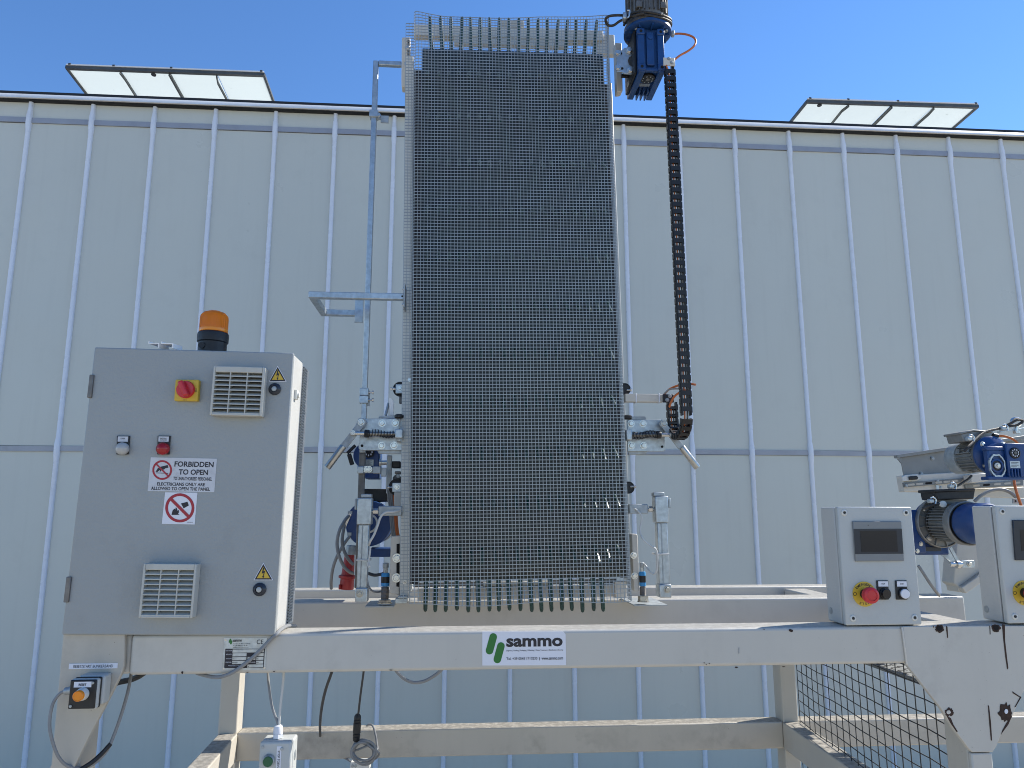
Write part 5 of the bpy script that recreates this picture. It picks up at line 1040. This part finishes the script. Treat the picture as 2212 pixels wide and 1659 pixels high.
# ------------------------------------------------------------------ operator boxes on the right
def arc_text(parent, s, cx, cy, r, Y, a0, a1, h, cr, below=False):
    for i, ch in enumerate(s):
        a = a0 + (a1 - a0) * i / max(1, len(s) - 1); x = cx + r * math.cos(a); y = cy - r * math.sin(a)
        o = text(parent, ch, cr(x - h * .38, y - h * .5), cr(x + h * .38, y + h * .5), Y, bold=.015)
        th = (a - math.pi / 2) if not below else (a + math.pi / 2); o.rotation_euler = (0, -th, 0)
def control_box(dx, dy, lab, bez, full):
    h = lambda x, y: cH(x + dx, y + dy); Yf = YB - .002
    t = thing('control_box', lab, 'control box', W(h(480, 1565), Yf), 'control boxes on the front beam')
    x0_, x1_ = (W(h(185, 740), Yf).x + W(h(247, 1563), Yf).x) / 2, (W(h(695, 738), Yf).x + W(h(775, 1558), Yf).x) / 2
    z1_, z0_ = W(h(440, 739), Yf).z, max(W(h(510, 1562), Yf).z, BT + .003)
    MB().box(x0_, x1_, Yf, Yf + .018, z0_, z1_).build('lid', 'box_grey', t, bev=.004, seg=3)
    MB().box(x0_ + .006, x1_ - .006, Yf + .0185, Yf + .024, z0_ + .005, z1_ - .005).build('seal', 'black', t)
    MB().box(x0_ + .001, x1_ - .001, Yf + .0245, Yf + .105, z0_, z1_ - .001).build('body', 'cabinet_side', t, bev=.004, seg=3)
    MB().lathe([(.010, 0), (.010, .001), (.008, .0012)], (x0_ + .0008, Yf + .085, z0_ + .03), (-1, 0, 0), 16).build('knockout', 'galv_dull', t)
    for px, pz in ((.085, .95), (.915, .95), (.095, .06), (.905, .06)):
        q = Vector((x0_ + (x1_ - x0_) * px, Yf, z0_ + (z1_ - z0_) * pz)); sc = MB().lathe([(.0088, 0), (.0085, .002), (.0055, .0034), (.0045, .002)], q, (0, -1, 0), 18).build('screw', 'white_plastic', t)
        MB().lathe([(.0042, .0021), (.0038, .0034), (.0022, .0036)], q, (0, -1, 0), 6).build('screw_socket', 'black', sc)
    # touch screen
    P = lambda x, y: h(x, y)
    sc = MB().ppoly([P(292, 838), P(628, 838), P(648, 1114), P(312, 1117)], Yf - .006, Yf - .0004).build('touch_panel', bez, t, bev=.002, label='operator touch panel')
    MB().ppoly([P(297, 892), P(631, 890), P(643, 1063), P(309, 1066)], Yf - .0068, Yf - .0061).build('glass', 'bezel_dark', sc, smooth=False)
    MB().ppoly([P(342, 905), P(594, 903), P(605, 1050), P(353, 1052)], Yf - .0074, Yf - .0069).build('screen', 'screen', sc, smooth=False)
    MB().lathe([(.0014, 0), (.0014, .0004)], W(P(398, 866), Yf - .0061), (0, -1, 0), 10).build('led', 'black', sc)
    # emergency stop
    cx, cy = 365, 1342; k = .3124 * S(P(cx, cy), Yf); c = W(P(cx + 6, cy), Yf)
    e = MB().lathe([(84 * k, 0), (84 * k, .0016)], c + Vector((0, -.0002, 0)), (0, -1, 0), 44).build('emergency_stop', 'yellow', t, label='red mushroom emergency stop on a yellow disc')
    if full:
        arc_text(e, 'EMERGENCY', cx + 6, cy, 68, Yf - .0022, R_(140), R_(38), 17, P); arc_text(e, 'STOP', cx + 6, cy, 68, Yf - .0022, R_(-112), R_(-62), 17, P, True)
    else: arc_text(e, 'EMERGENCY', cx + 6, cy, 68, Yf - .0022, R_(140), R_(38), 17, P); arc_text(e, 'STOP', cx + 6, cy, 68, Yf - .0022, R_(-112), R_(-62), 17, P, True)
    MB().m if False else None
    pr_ = pring(cx - 58, cy, 10, 13, Yf - .0022, P, n=20); pr_.build('arrow_mark', 'print_black', e, smooth=False)
    MB().lathe([(34 * k, .0018), (34 * k, .012), (26 * k, .014), (26 * k, .030)], c, (0, -1, 0), 24).build('stem', 'black', e)
    MB().lathe([(40 * k, .022), (54 * k, .026), (56 * k, .034), (52 * k, .040), (36 * k, .0425), (34 * k, .0405), (16 * k, .0408), (4 * k, .0410)], c, (0, -1, 0), 32).build('mushroom', 'red_bright', e)
    for x0p, col, s in ((455, 'black_gloss', 'STOP'), (584, 'label_white', 'START')):
        b = MB().ppoly([P(x0p + 2, 1248), P(x0p + 84, 1248), P(x0p + 88, 1381), P(x0p + 10, 1381)], Yf - .004, Yf - .0003).build('push_button', 'black', t, bev=.0015, label=('black' if s == 'STOP' else 'white') + ' push button with a white tag')
        MB().ppoly([P(x0p + 13, 1254), P(x0p + 80, 1254), P(x0p + 83, 1290), P(x0p + 15, 1290)], Yf - .005, Yf - .0041).build('tag', 'label_white', b, smooth=False)
        text(b, s, P(x0p + 36, 1266), P(x0p + 60, 1277), Yf - .0054, bold=.01)
        cc = W(P(x0p + 54, 1338), Yf); MB().lathe([(40 * k, .0042), (40 * k, .007), (36 * k, .009), (33 * k, .009)], cc, (0, -1, 0), 26).build('ring', 'black', b)
        MB().lathe([(32 * k, .008), (32 * k, .0125), (29 * k, .0138)], cc, (0, -1, 0), 26).build('cap', col, b)
control_box(0, 0, 'grey control box with grey touch panel and emergency stop, left of the pair', 'bezel', True)
control_box(1106, -8, 'grey control box with black touch panel cut off by the right picture edge', 'bezel_dark', False)
# ------------------------------------------------------------------ post and trough on the right
YP2 = 3.05
ps = thing('motor_post', 'cream tapered post on the middle beam carrying the right hand motors', 'post', W(cH(1060, 1330), YP2))
MB().ppoly([cH(*p) for p in ((1012, 980), (1215, 990), (1215, 1215), (1120, 1272), (1052, 1330), (1030, 1330), (1018, 1290), (990, 1268))], YP2, YP2 + .08).build('post', 'cream', ps, bev=.004)
MB().bar(W(cH(1215, 1195), YP2 - .01), W(cH(1045, 1315), YP2 - .01), .03, .03).build('brace', 'cream', ps, bev=.004)
tgh = thing('feed_trough', 'stainless steel feed trough with slotted rail rising behind the right control box', 'trough', W(cH(800, 640), 3.3))
YT2 = 3.35
tgx = lambda x, y: cH(x, y)
def sl(pts_, Y0, Y1, name, mt, bev=.002): return MB().ppoly([cH(*p) for p in pts_], Y0, Y1).build(name, mt, tgh, bev=bev)
sl([(622, 398), (1480, 268), (1480, 420), (1000, 505), (648, 545)], YT2, YT2 + .006, 'side_sheet', 'stainless')
sl([(598, 380), (1480, 245), (1480, 270), (604, 402)], YT2 - .02, YT2 + .01, 'top_rim', 'stainless')
sl([(600, 404), (632, 400), (630, 440)], YT2 - .012, YT2 - .004, 'rim_end', 'stainless', .001)
sl([(632, 522), (1000, 500), (1480, 430), (1480, 600), (652, 636)], YT2 - .03, YT2 + .02, 'lower_beam', 'cream_clean', .004)
sl([(652, 634), (1480, 600), (1480, 680), (1100, 668), (1090, 700), (820, 700), (815, 640)], YT2 + .0205, YT2 + .06, 'under_beam', 'cream', .004)
sl([(642, 572), (1060, 540), (1040, 570), (648, 604)], YT2 - .042, YT2 - .031, 'slotted_rail', 'tray', .001)
sl([(1068, 585), (1470, 552), (1470, 590), (1074, 612)], YT2 - .042, YT2 - .031, 'slotted_rail', 'tray', .001)
for i, (x, y) in enumerate([(700, 585), (757, 580), (820, 575), (890, 570), (945, 565), (1000, 560), (1150, 592), (1220, 587), (1295, 582), (1365, 577), (1430, 572)]):
    MB().ppoly(capsule(cH, x - 20, y + 1.5, x + 14, y - 1.2, 7), YT2 - .0428, YT2 - .0422).build('slot', 'cream_dirty' if i % 5 != 2 else 'hole', tgh, smooth=False)
for p, r in (((843, 404), 3.2), ((766, 508), 3.0), ((878, 560), 2.6), ((662, 592), 2.6), ((900, 604), 2.4)): pbolt(tgh, cH(*p), YT2 - (.002 if p[1] < 520 else .043), r, mt='galv_dull')
sl([(634, 530), (660, 518), (740, 512), (768, 540), (740, 556), (640, 562)], YT2 - .044, YT2 - .034, 'latch_plate', 'white_plastic', .002)
sl([(680, 528), (735, 524), (746, 532), (742, 550), (684, 554)], YT2 - .052, YT2 - .0445, 'latch_handle', 'black', .003)
MB().pbox(cH(870, 590), cH(888, 622), YT2 - .046, YT2 - .0425).build('clip', 'galv', tgh)
sl([(1110, 515), (1230, 505), (1228, 560), (1115, 575)], YT2 - .10, YT2 - .045, 'bracket_block', 'cream_clean', .003)
# ------------------------------------------------------------------ upper right gear motor
YU = 2.84
ax = Vector((0, -1, 0))
o0 = W(cR(930, 435), YU); k = .3124 * S(cR(930, 435), YU); M = frame(o0, ax)
gu = thing('upper_gear_motor', 'ribbed grey motor with blue flange and gearbox above the trough at the right', 'gear motor', o0)
Rf = 132 * k
MB(M).lathe([(Rf, 0), (Rf, .010), (Rf * .93, .014), (Rf * .55, .024), (Rf * .5, .05)], (0, 0, 0), (0, 0, 1), 44).build('gearbox_flange', 'blue', gu)
MB(M).lathe([(Rf * .7, -.03), (Rf * .97, -.013), (Rf * .97, -.0008)], (0, 0, 0), (0, 0, 1), 44).build('motor_flange', 'motor_grey', gu)
MB(M).lathe([(Rf * .72, -.135), (Rf * .72, -.031)], (0, 0, 0), (0, 0, 1), 40).build('motor_body', 'motor_light', gu)
ribs(M, Rf * .72, .008, -.130, -.033, 26).build('cooling_ribs', 'motor_light', gu)['kind'] = 'stuff'
MB(M).lathe([(Rf * .80, -.205), (Rf * .86, -.198), (Rf * .86, -.134), (Rf * .83, -.133)], (0, 0, 0), (0, 0, 1), 40).build('fan_cover', 'galv_dull', gu)
for a in (.5, 1.25, 2.6, 4.0, 5.2): MB(M).box(Rf * .70, Rf * .84, -.012, .012, -.14, -.115).build('mount_lug', 'motor_light', gu, bev=.002) if False else None
for a in (math.pi * .25, math.pi * .75, math.pi * 1.25, math.pi * 1.75):
    q = M @ Vector((Rf * .78 * math.cos(a), Rf * .78 * math.sin(a), .016)); bolt(gu, q, .0085, ax=ax)
    w_ = MB(M @ Matrix.Rotation(a, 4, 'Z')); w_.add([(Rf * .42, -.003, .012), (Rf * .95, -.003, .012), (Rf * .42, -.003, .045), (Rf * .42, .003, .012), (Rf * .95, .003, .012), (Rf * .42, .003, .045)], [(0, 1, 2), (5, 4, 3), (0, 3, 4, 1), (1, 4, 5, 2), (2, 5, 3, 0)]).build('flange_web', 'blue', gu, smooth=False)
    for zz_ in (-.115, -.055):
        MB(M @ Matrix.Rotation(a + .4, 4, 'Z')).box(Rf * .70, Rf * .86, -.012, .012, zz_ - .012, zz_ + .012).build('mount_lug', 'motor_light', gu, bev=.002)
tb_ = W(cH(1150, 262), YU + .03)
MB().ppoly([cH(*p) for p in ((1042, 232), (1128, 212), (1258, 222), (1262, 255), (1180, 285), (1060, 290))], YU + .03, YU + .13).build('terminal_box', 'motor_light', gu, bev=.005)
MB().ppoly([cH(*p) for p in ((1036, 222), (1128, 204), (1262, 214), (1264, 226), (1130, 218), (1040, 238))], YU + .025, YU + .135).build('terminal_lid', 'motor_light', gu, bev=.003)
MB().cyl(W(cH(1262, 245), YU), W(cH(1292, 250), YU), .010, n=12).build('cable_gland', 'black', gu)
# its gearbox
Yq = YU - .075
MB().cyl(o0 + Vector((0, -.02, 0)), (o0.x, Yq + .02, o0.z), .045, n=24).build('input_neck', 'blue', gu)
MB().pbox(cH(1232, 318), cH(1500, 540), Yq, Yq + .03).build('gearbox', 'blue', gu, bev=.006)
MB().pbox(cH(1218, 322), cH(1345, 350), Yq - .004, Yq + .028).build('corner_boss', 'blue', gu, bev=.004); MB().pbox(cH(1345, 308), cH(1500, 335), Yq - .008, Yq + .05).build('corner_boss', 'blue', gu, bev=.004)
MB().pbox(cH(1230, 528), cH(1500, 552), Yq - .01, Yq + .035).build('foot_rail', 'blue', gu, bev=.004); MB().pbox(cH(1362, 300), cH(1500, 530), Yq - .016, Yq - .0005).build('cover_face', 'blue', gu, bev=.004)
c = W(cH(1283, 455), Yq); kq = .3124 * S(cH(1283, 455), Yq)
pts_ = []
for i in range(64):
    a = 2 * math.pi * i / 64; r = 60 + 6 * abs(math.sin(a * 4)) ** 3 + (4 if i % 16 in (7, 8, 9) else 0); pts_.append((c.x + r * kq * math.cos(a) * .92, c.z + 1.28 * r * kq * math.sin(a)))
m_ = MB(); ins = [(c.x + (x - c.x) * .86, c.z + (z - c.z) * .86) for x, z in pts_]; n_ = 64
m_.add([(x, Yq - .009, z) for x, z in pts_] + [(x, Yq - .009, z) for x, z in ins] + [(x, Yq, z) for x, z in pts_] + [(x, Yq, z) for x, z in ins],
       [(i, (i + 1) % n_, n_ + (i + 1) % n_, n_ + i) for i in range(n_)] + [(i, 2 * n_ + i, 2 * n_ + (i + 1) % n_, (i + 1) % n_) for i in range(n_)] + [(n_ + i, n_ + (i + 1) % n_, 3 * n_ + (i + 1) % n_, 3 * n_ + i) for i in range(n_)])
m_.build('output_rim', 'galv', gu, smooth=False)
MB().lathe([(48 * kq, 0), (48 * kq, .006), (36 * kq, .007), (34 * kq, .003)], c, (0, -1, 0), 28).build('output_bearing', 'blue', gu); MB().lathe([(33 * kq, .001), (33 * kq, .004), (24 * kq, .0042)], c, (0, -1, 0), 24).build('shaft_seal', 'black', gu)
MB().lathe([(20 * kq, .004), (20 * kq, .010)], c, (0, -1, 0), 20).build('washer', 'white_plastic', gu); bolt(gu, c + Vector((0, -.010, 0)), 11 * kq, washer=False)
c = W(cH(1410, 367), Yq - .016); MB().lathe([(38 * kq, 0), (38 * kq, .004), (32 * kq, .006), (30 * kq, .004)], c, (0, -1, 0), 28).build('end_cover', 'black', gu); MB().lathe([(11 * kq, .004), (10 * kq, .007)], c, (0, -1, 0), 16).build('cover_hub', 'steel_old', gu)
for i in range(9):
    a = .3 + 2 * math.pi * i / 9; q = c + Vector((23 * kq * math.cos(a), -.0046, 23 * kq * math.sin(a))); MB().box(q.x - .0017, q.x + .0017, q.y - .0005, q.y, q.z - .0028, q.z + .0028).build('cover_mark', 'label_white', gu)
pl_ = MB().pbox(cH(1380, 422), cH(1448, 470), Yq - .018, Yq - .0162).build('type_plate', 'galv', gu, smooth=False)
for i in range(4): MB().pbox(cH(1388, 430 + i * 10), cH(1438 - 12 * (i % 2), 433 + i * 10), Yq - .0186, Yq - .0181).build('print_line', 'print_black', pl_, smooth=False)
for i in range(4): x = 1395 + i * 20; MB().pbox(cH(x, 476), cH(x + 7, 532), Yq - .026, Yq - .0165).build('fin', 'blue', gu, bev=.001)
# ------------------------------------------------------------------ lower right gear motor
YL2 = 2.92
ax = Vector((0, -1, 0)); o0 = W(cR(385, 1135), YL2); k = .2083 * S(cR(385, 1135), YL2); M = frame(o0, ax)
gl = thing('lower_gear_motor', 'grey motor with large flange and blue fan cover between the two control boxes', 'gear motor', o0)
Rf = 252 * k
MB(M).lathe([(Rf * .97, -.006), (Rf, -.002), (Rf, .016), (Rf * .96, .018), (Rf * .94, .010), (Rf * .62, .010), (Rf * .6, .03)], (0, 0, 0), (0, 0, 1), 48).build('motor_flange', 'motor_light', gl)
for i in range(12):
    a = 2 * math.pi * i / 12 + .2; w_ = MB(M @ Matrix.Rotation(a, 4, 'Z')); w_.box(Rf * .62, Rf * .94, -.002, .002, .0102, .0168).build('flange_web', 'motor_light', gl, smooth=False)
MB(M).lathe([(Rf * .62, .02), (Rf * .62, .145)], (0, 0, 0), (0, 0, 1), 44).build('motor_body', 'motor_light', gl)
ribs(M, Rf * .62, .012, .03, .140, 34).build('cooling_ribs', 'motor_light', gl)['kind'] = 'stuff'
MB(M).lathe([(Rf * .78, .142), (Rf * .84, .146), (Rf * .85, .180), (Rf * .81, .182), (Rf * .75, .178), (Rf * .73, .15)], (0, 0, 0), (0, 0, 1), 44).build('motor_end_ring', 'motor_light', gl)
MB(M).lathe([(Rf * .73, .162), (Rf * .74, .192)], (0, 0, 0), (0, 0, 1), 44).build('gap_ring', 'black', gl)
MB(M).lathe([(Rf * .755, .190), (Rf * .77, .196), (Rf * .77, .285), (Rf * .71, .297), (Rf * .1, .30)], (0, 0, 0), (0, 0, 1), 44).build('fan_cover', 'blue', gl)
for a in (.9, 2.4, 4.0, 5.5): q = M @ Vector((Rf * .80 * math.cos(a), Rf * .80 * math.sin(a), .011)); bolt(gl, q, .0085, ax=ax)
MB(M).lathe([(Rf * .9, -.03), (Rf * .9, -.0065)], (0, 0, 0), (0, 0, 1), 44).build('gearbox_flange', 'blue', gl)
MB().pbox(cH(735, 880), cH(952, 1072), YL2 + .02, YL2 + .12).build('gearbox', 'blue', gl, bev=.006); MB().pbox(cH(705, 760), cH(790, 1060), YL2 + .0, YL2 + .11).build('gearbox_body', 'blue', gl, bev=.006)
MB().pbox(cH(780, 1018), cH(902, 1045), YL2 + .008, YL2 + .0195).build('recess', 'bezel_dark', gl)
for p in ((762, 995), (738, 1045)): pbolt(gl, cH(*p), YL2 - .001, 3.6)
MB().ppoly([cH(*p) for p in ((862, 622), (876, 690), (1130, 686), (1140, 625))], YL2 - .13, YL2 - .03).build('terminal_box', 'black', gl, bev=.004)
MB().ppoly([cH(*p) for p in ((860, 618), (1140, 610), (1142, 630), (862, 640))], YL2 - .136, YL2 - .024).build('terminal_lid', 'black', gl, bev=.004)
MB().pbox(cH(900, 690), cH(1080, 720), YL2 - .11, YL2 - .05).build('terminal_neck', 'motor_grey', gl)
MB().lathe([(.013, 0), (.013, .008), (.011, .009)], W(cH(911, 720), YL2 - .12), (-.2, -1, 0), 18).build('blind_plug', 'white_plastic', gl)
MB().ppoly([cH(*p) for p in ((905, 1072), (965, 1010), (1012, 1120), (1000, 1150))], YL2 + .03, YL2 + .036).build('torque_plate', 'galv', gl, bev=.001)
MB().bar(W(cH(965, 1020), YL2 + .0), W(cH(1022, 1125), YL2 + .0), .006, .012).build('torque_arm', 'galv', gl)
MB().cyl(W(cH(962, 1135), YL2 - .005), W(cH(1045, 1135), YL2 - .005), .010, n=14).lathe([(.016, 0), (.016, .014)], W(cH(1005, 1137), YL2 - .005), (1, 0, 0), 18).build('torque_bush', 'zinc', gl)
bkt = MB().pbox(cH(1045, 1108), cH(1136, 1162), YP2 - .06, YP2 - .052).build('torque_bracket', 'galv', gl, bev=.002); pbolt(gl, cH(1098, 1134), YP2 - .0605, 4.4)
# ------------------------------------------------------------------ ropes, eye bolt and cables on the right
rope('sling_rope', 'black wire rope running from the upper right motor to the eye bolt', [W(cH(1062, 355), 2.80), W(cH(1090, 325), 2.80), W(cH(1125, 290), 2.82), W(cH(1165, 252), 2.84), W(cH(1215, 218), 2.86), W(cH(1290, 200), 2.88), W(cH(1365, 184), 2.9), W(cH(1430, 172), 2.9), W(cH(1462, 155), 2.9), W(cH(1462, 140), 2.9), W(cH(1430, 138), 2.9), W(cH(1385, 160), 2.9), W(cH(1345, 180), 2.9), W(cH(1310, 198), 2.9)], .0052)
rope('sling_rope', 'black wire rope running from the upper right motor down to the black terminal box', [W(cH(1112, 525), 2.95), W(cH(1090, 548), 2.9), W(cH(1040, 580), 2.84), W(cH(995, 602), 2.8), W(cH(970, 600), 2.8)], .0050)
rope('sling_rope', 'frayed black wire rope around the flange of the lower right motor', [M @ Vector((Rf * .66 * math.cos(a), Rf * .66 * math.sin(a), .022)) for a in [R_(60) + i * R_(300) / 14 for i in range(15)]], .005)
rope('sling_rope', 'short frayed rope end tied at the top of the lower right flange', [W(cH(778, 752), 2.78), W(cH(810, 738), 2.77), W(cH(850, 722), 2.77), W(cH(885, 716), 2.78)], .0058)
eb = thing('eye_bolt', 'galvanised eye bolt on the rail at the top right', 'eye bolt', W(cH(1420, 230), 2.92))
MB().tube([W(cH(1420 + 32 * math.cos(a), 152 - 26 * math.sin(a)), 2.92) for a in [2 * math.pi * i / 20 for i in range(20)]], .0062, 8, True).build('eye', 'zinc', eb); MB().cyl(W(cH(1420, 178), 2.92), W(cH(1420, 230), 2.92), .008, n=12).lathe([(.014, 0), (.014, .010)], W(cH(1423, 215), 2.92), (0, 0, -1), 6).build('shank', 'zinc', eb)
MB().bar(W(cH(1300, 222), 2.93), W(cH(1520, 190), 2.93), .02, .006).build('rail', 'galv', eb, bev=.001)
for x, y, lab in ((1342, 196, 'galvanised rope clamp beside the eye bolt'), (1110, 268, 'galvanised rope clamp on the rope end above the upper right motor'), (845, 700, 'galvanised rope clamp at the top of the lower right flange'), (985, 598, 'galvanised rope clamp above the black terminal box')):
    Yc = 2.88 if y < 200 else (2.80 if y < 300 else 2.77)
    t = thing('rope_clamp', lab, 'rope clamp', W(cH(x, y), Yc), 'rope clamps')
    MB().pbox(cH(x - 18, y - 16), cH(x + 14, y + 14), Yc - .012, Yc + .010).build('saddle', 'galv', t, bev=.004)
    MB().tube(smooth_path([W(cH(x + a, y + b), Yc - .013) for a, b in ((-16, -22), (4, -26), (22, -8), (18, 18))]), .003, 7).build('clamp_bolt', 'zinc', t)
tag(cable('orange_cable', [(1290, 250, 2.95), (1340, 250, 2.94), (1400, 272, 2.93), (1440, 308, 2.93), (1470, 350, 2.95)], .0048, 'orange_cable', None, cH), 'orange cable arching over the upper right gearbox', 'cable')
tag(cable('orange_cable', [(1405, 540, 2.98), (1412, 590, 2.97), (1425, 640, 2.96), (1442, 690, 2.96), (1460, 740, 2.96)], .0055, 'orange_cable', None, cH), 'orange cable dropping below the upper right gearbox', 'cable')
tag(cable('conduit', [(1135, 700, 3.0), (1180, 660, 3.0), (1240, 628, 3.0), (1310, 618, 3.0), (1370, 634, 3.0), (1410, 664, 3.0), (1440, 690, 3.0)], .0075, 'grey_cable', None, cH), 'thick grey conduit arching behind the blue fan cover', 'cable')
tag(cable('ground_cable', [(745, 1145, 2.85), (775, 1190, 2.85), (820, 1260, 2.86), (860, 1315, 2.88), (890, 1352, 2.92)], .0062, 'grey_cable', None, cH), 'grey cable end slanting down beside the left control box', 'cable')
ra_ = thing('rail_clip', 'pale grey clip plate under the orange cable at the right edge', 'bracket', W(cH(1440, 715), 2.98)); MB().pbox(cH(1398, 682), cH(1500, 716), 2.975, 2.98).build('plate', 'galv_dull', ra_, bev=.001); MB().lathe([(.004, 0), (.004, .0006)], W(cH(1418, 699), 2.9749), (0, -1, 0), 12).build('hole', 'hole', ra_)
# a dead leaf on the lower rail
lf = MB(); q = Vector((bmx(2.6) - .02, 2.62, zl + .004))
lf.add([q, q + Vector((.03, .01, .022)), q + Vector((.045, .03, .012)), q + Vector((.02, .03, .004)), q + Vector((.02, .012, .001))], [(0, 1, 3), (1, 2, 3), (0, 4, 2, 1)]); tag(lf.build('dead_leaf', 'rust', None, smooth=False), 'curled brown leaf lying on the lower rail at the right', 'leaf')
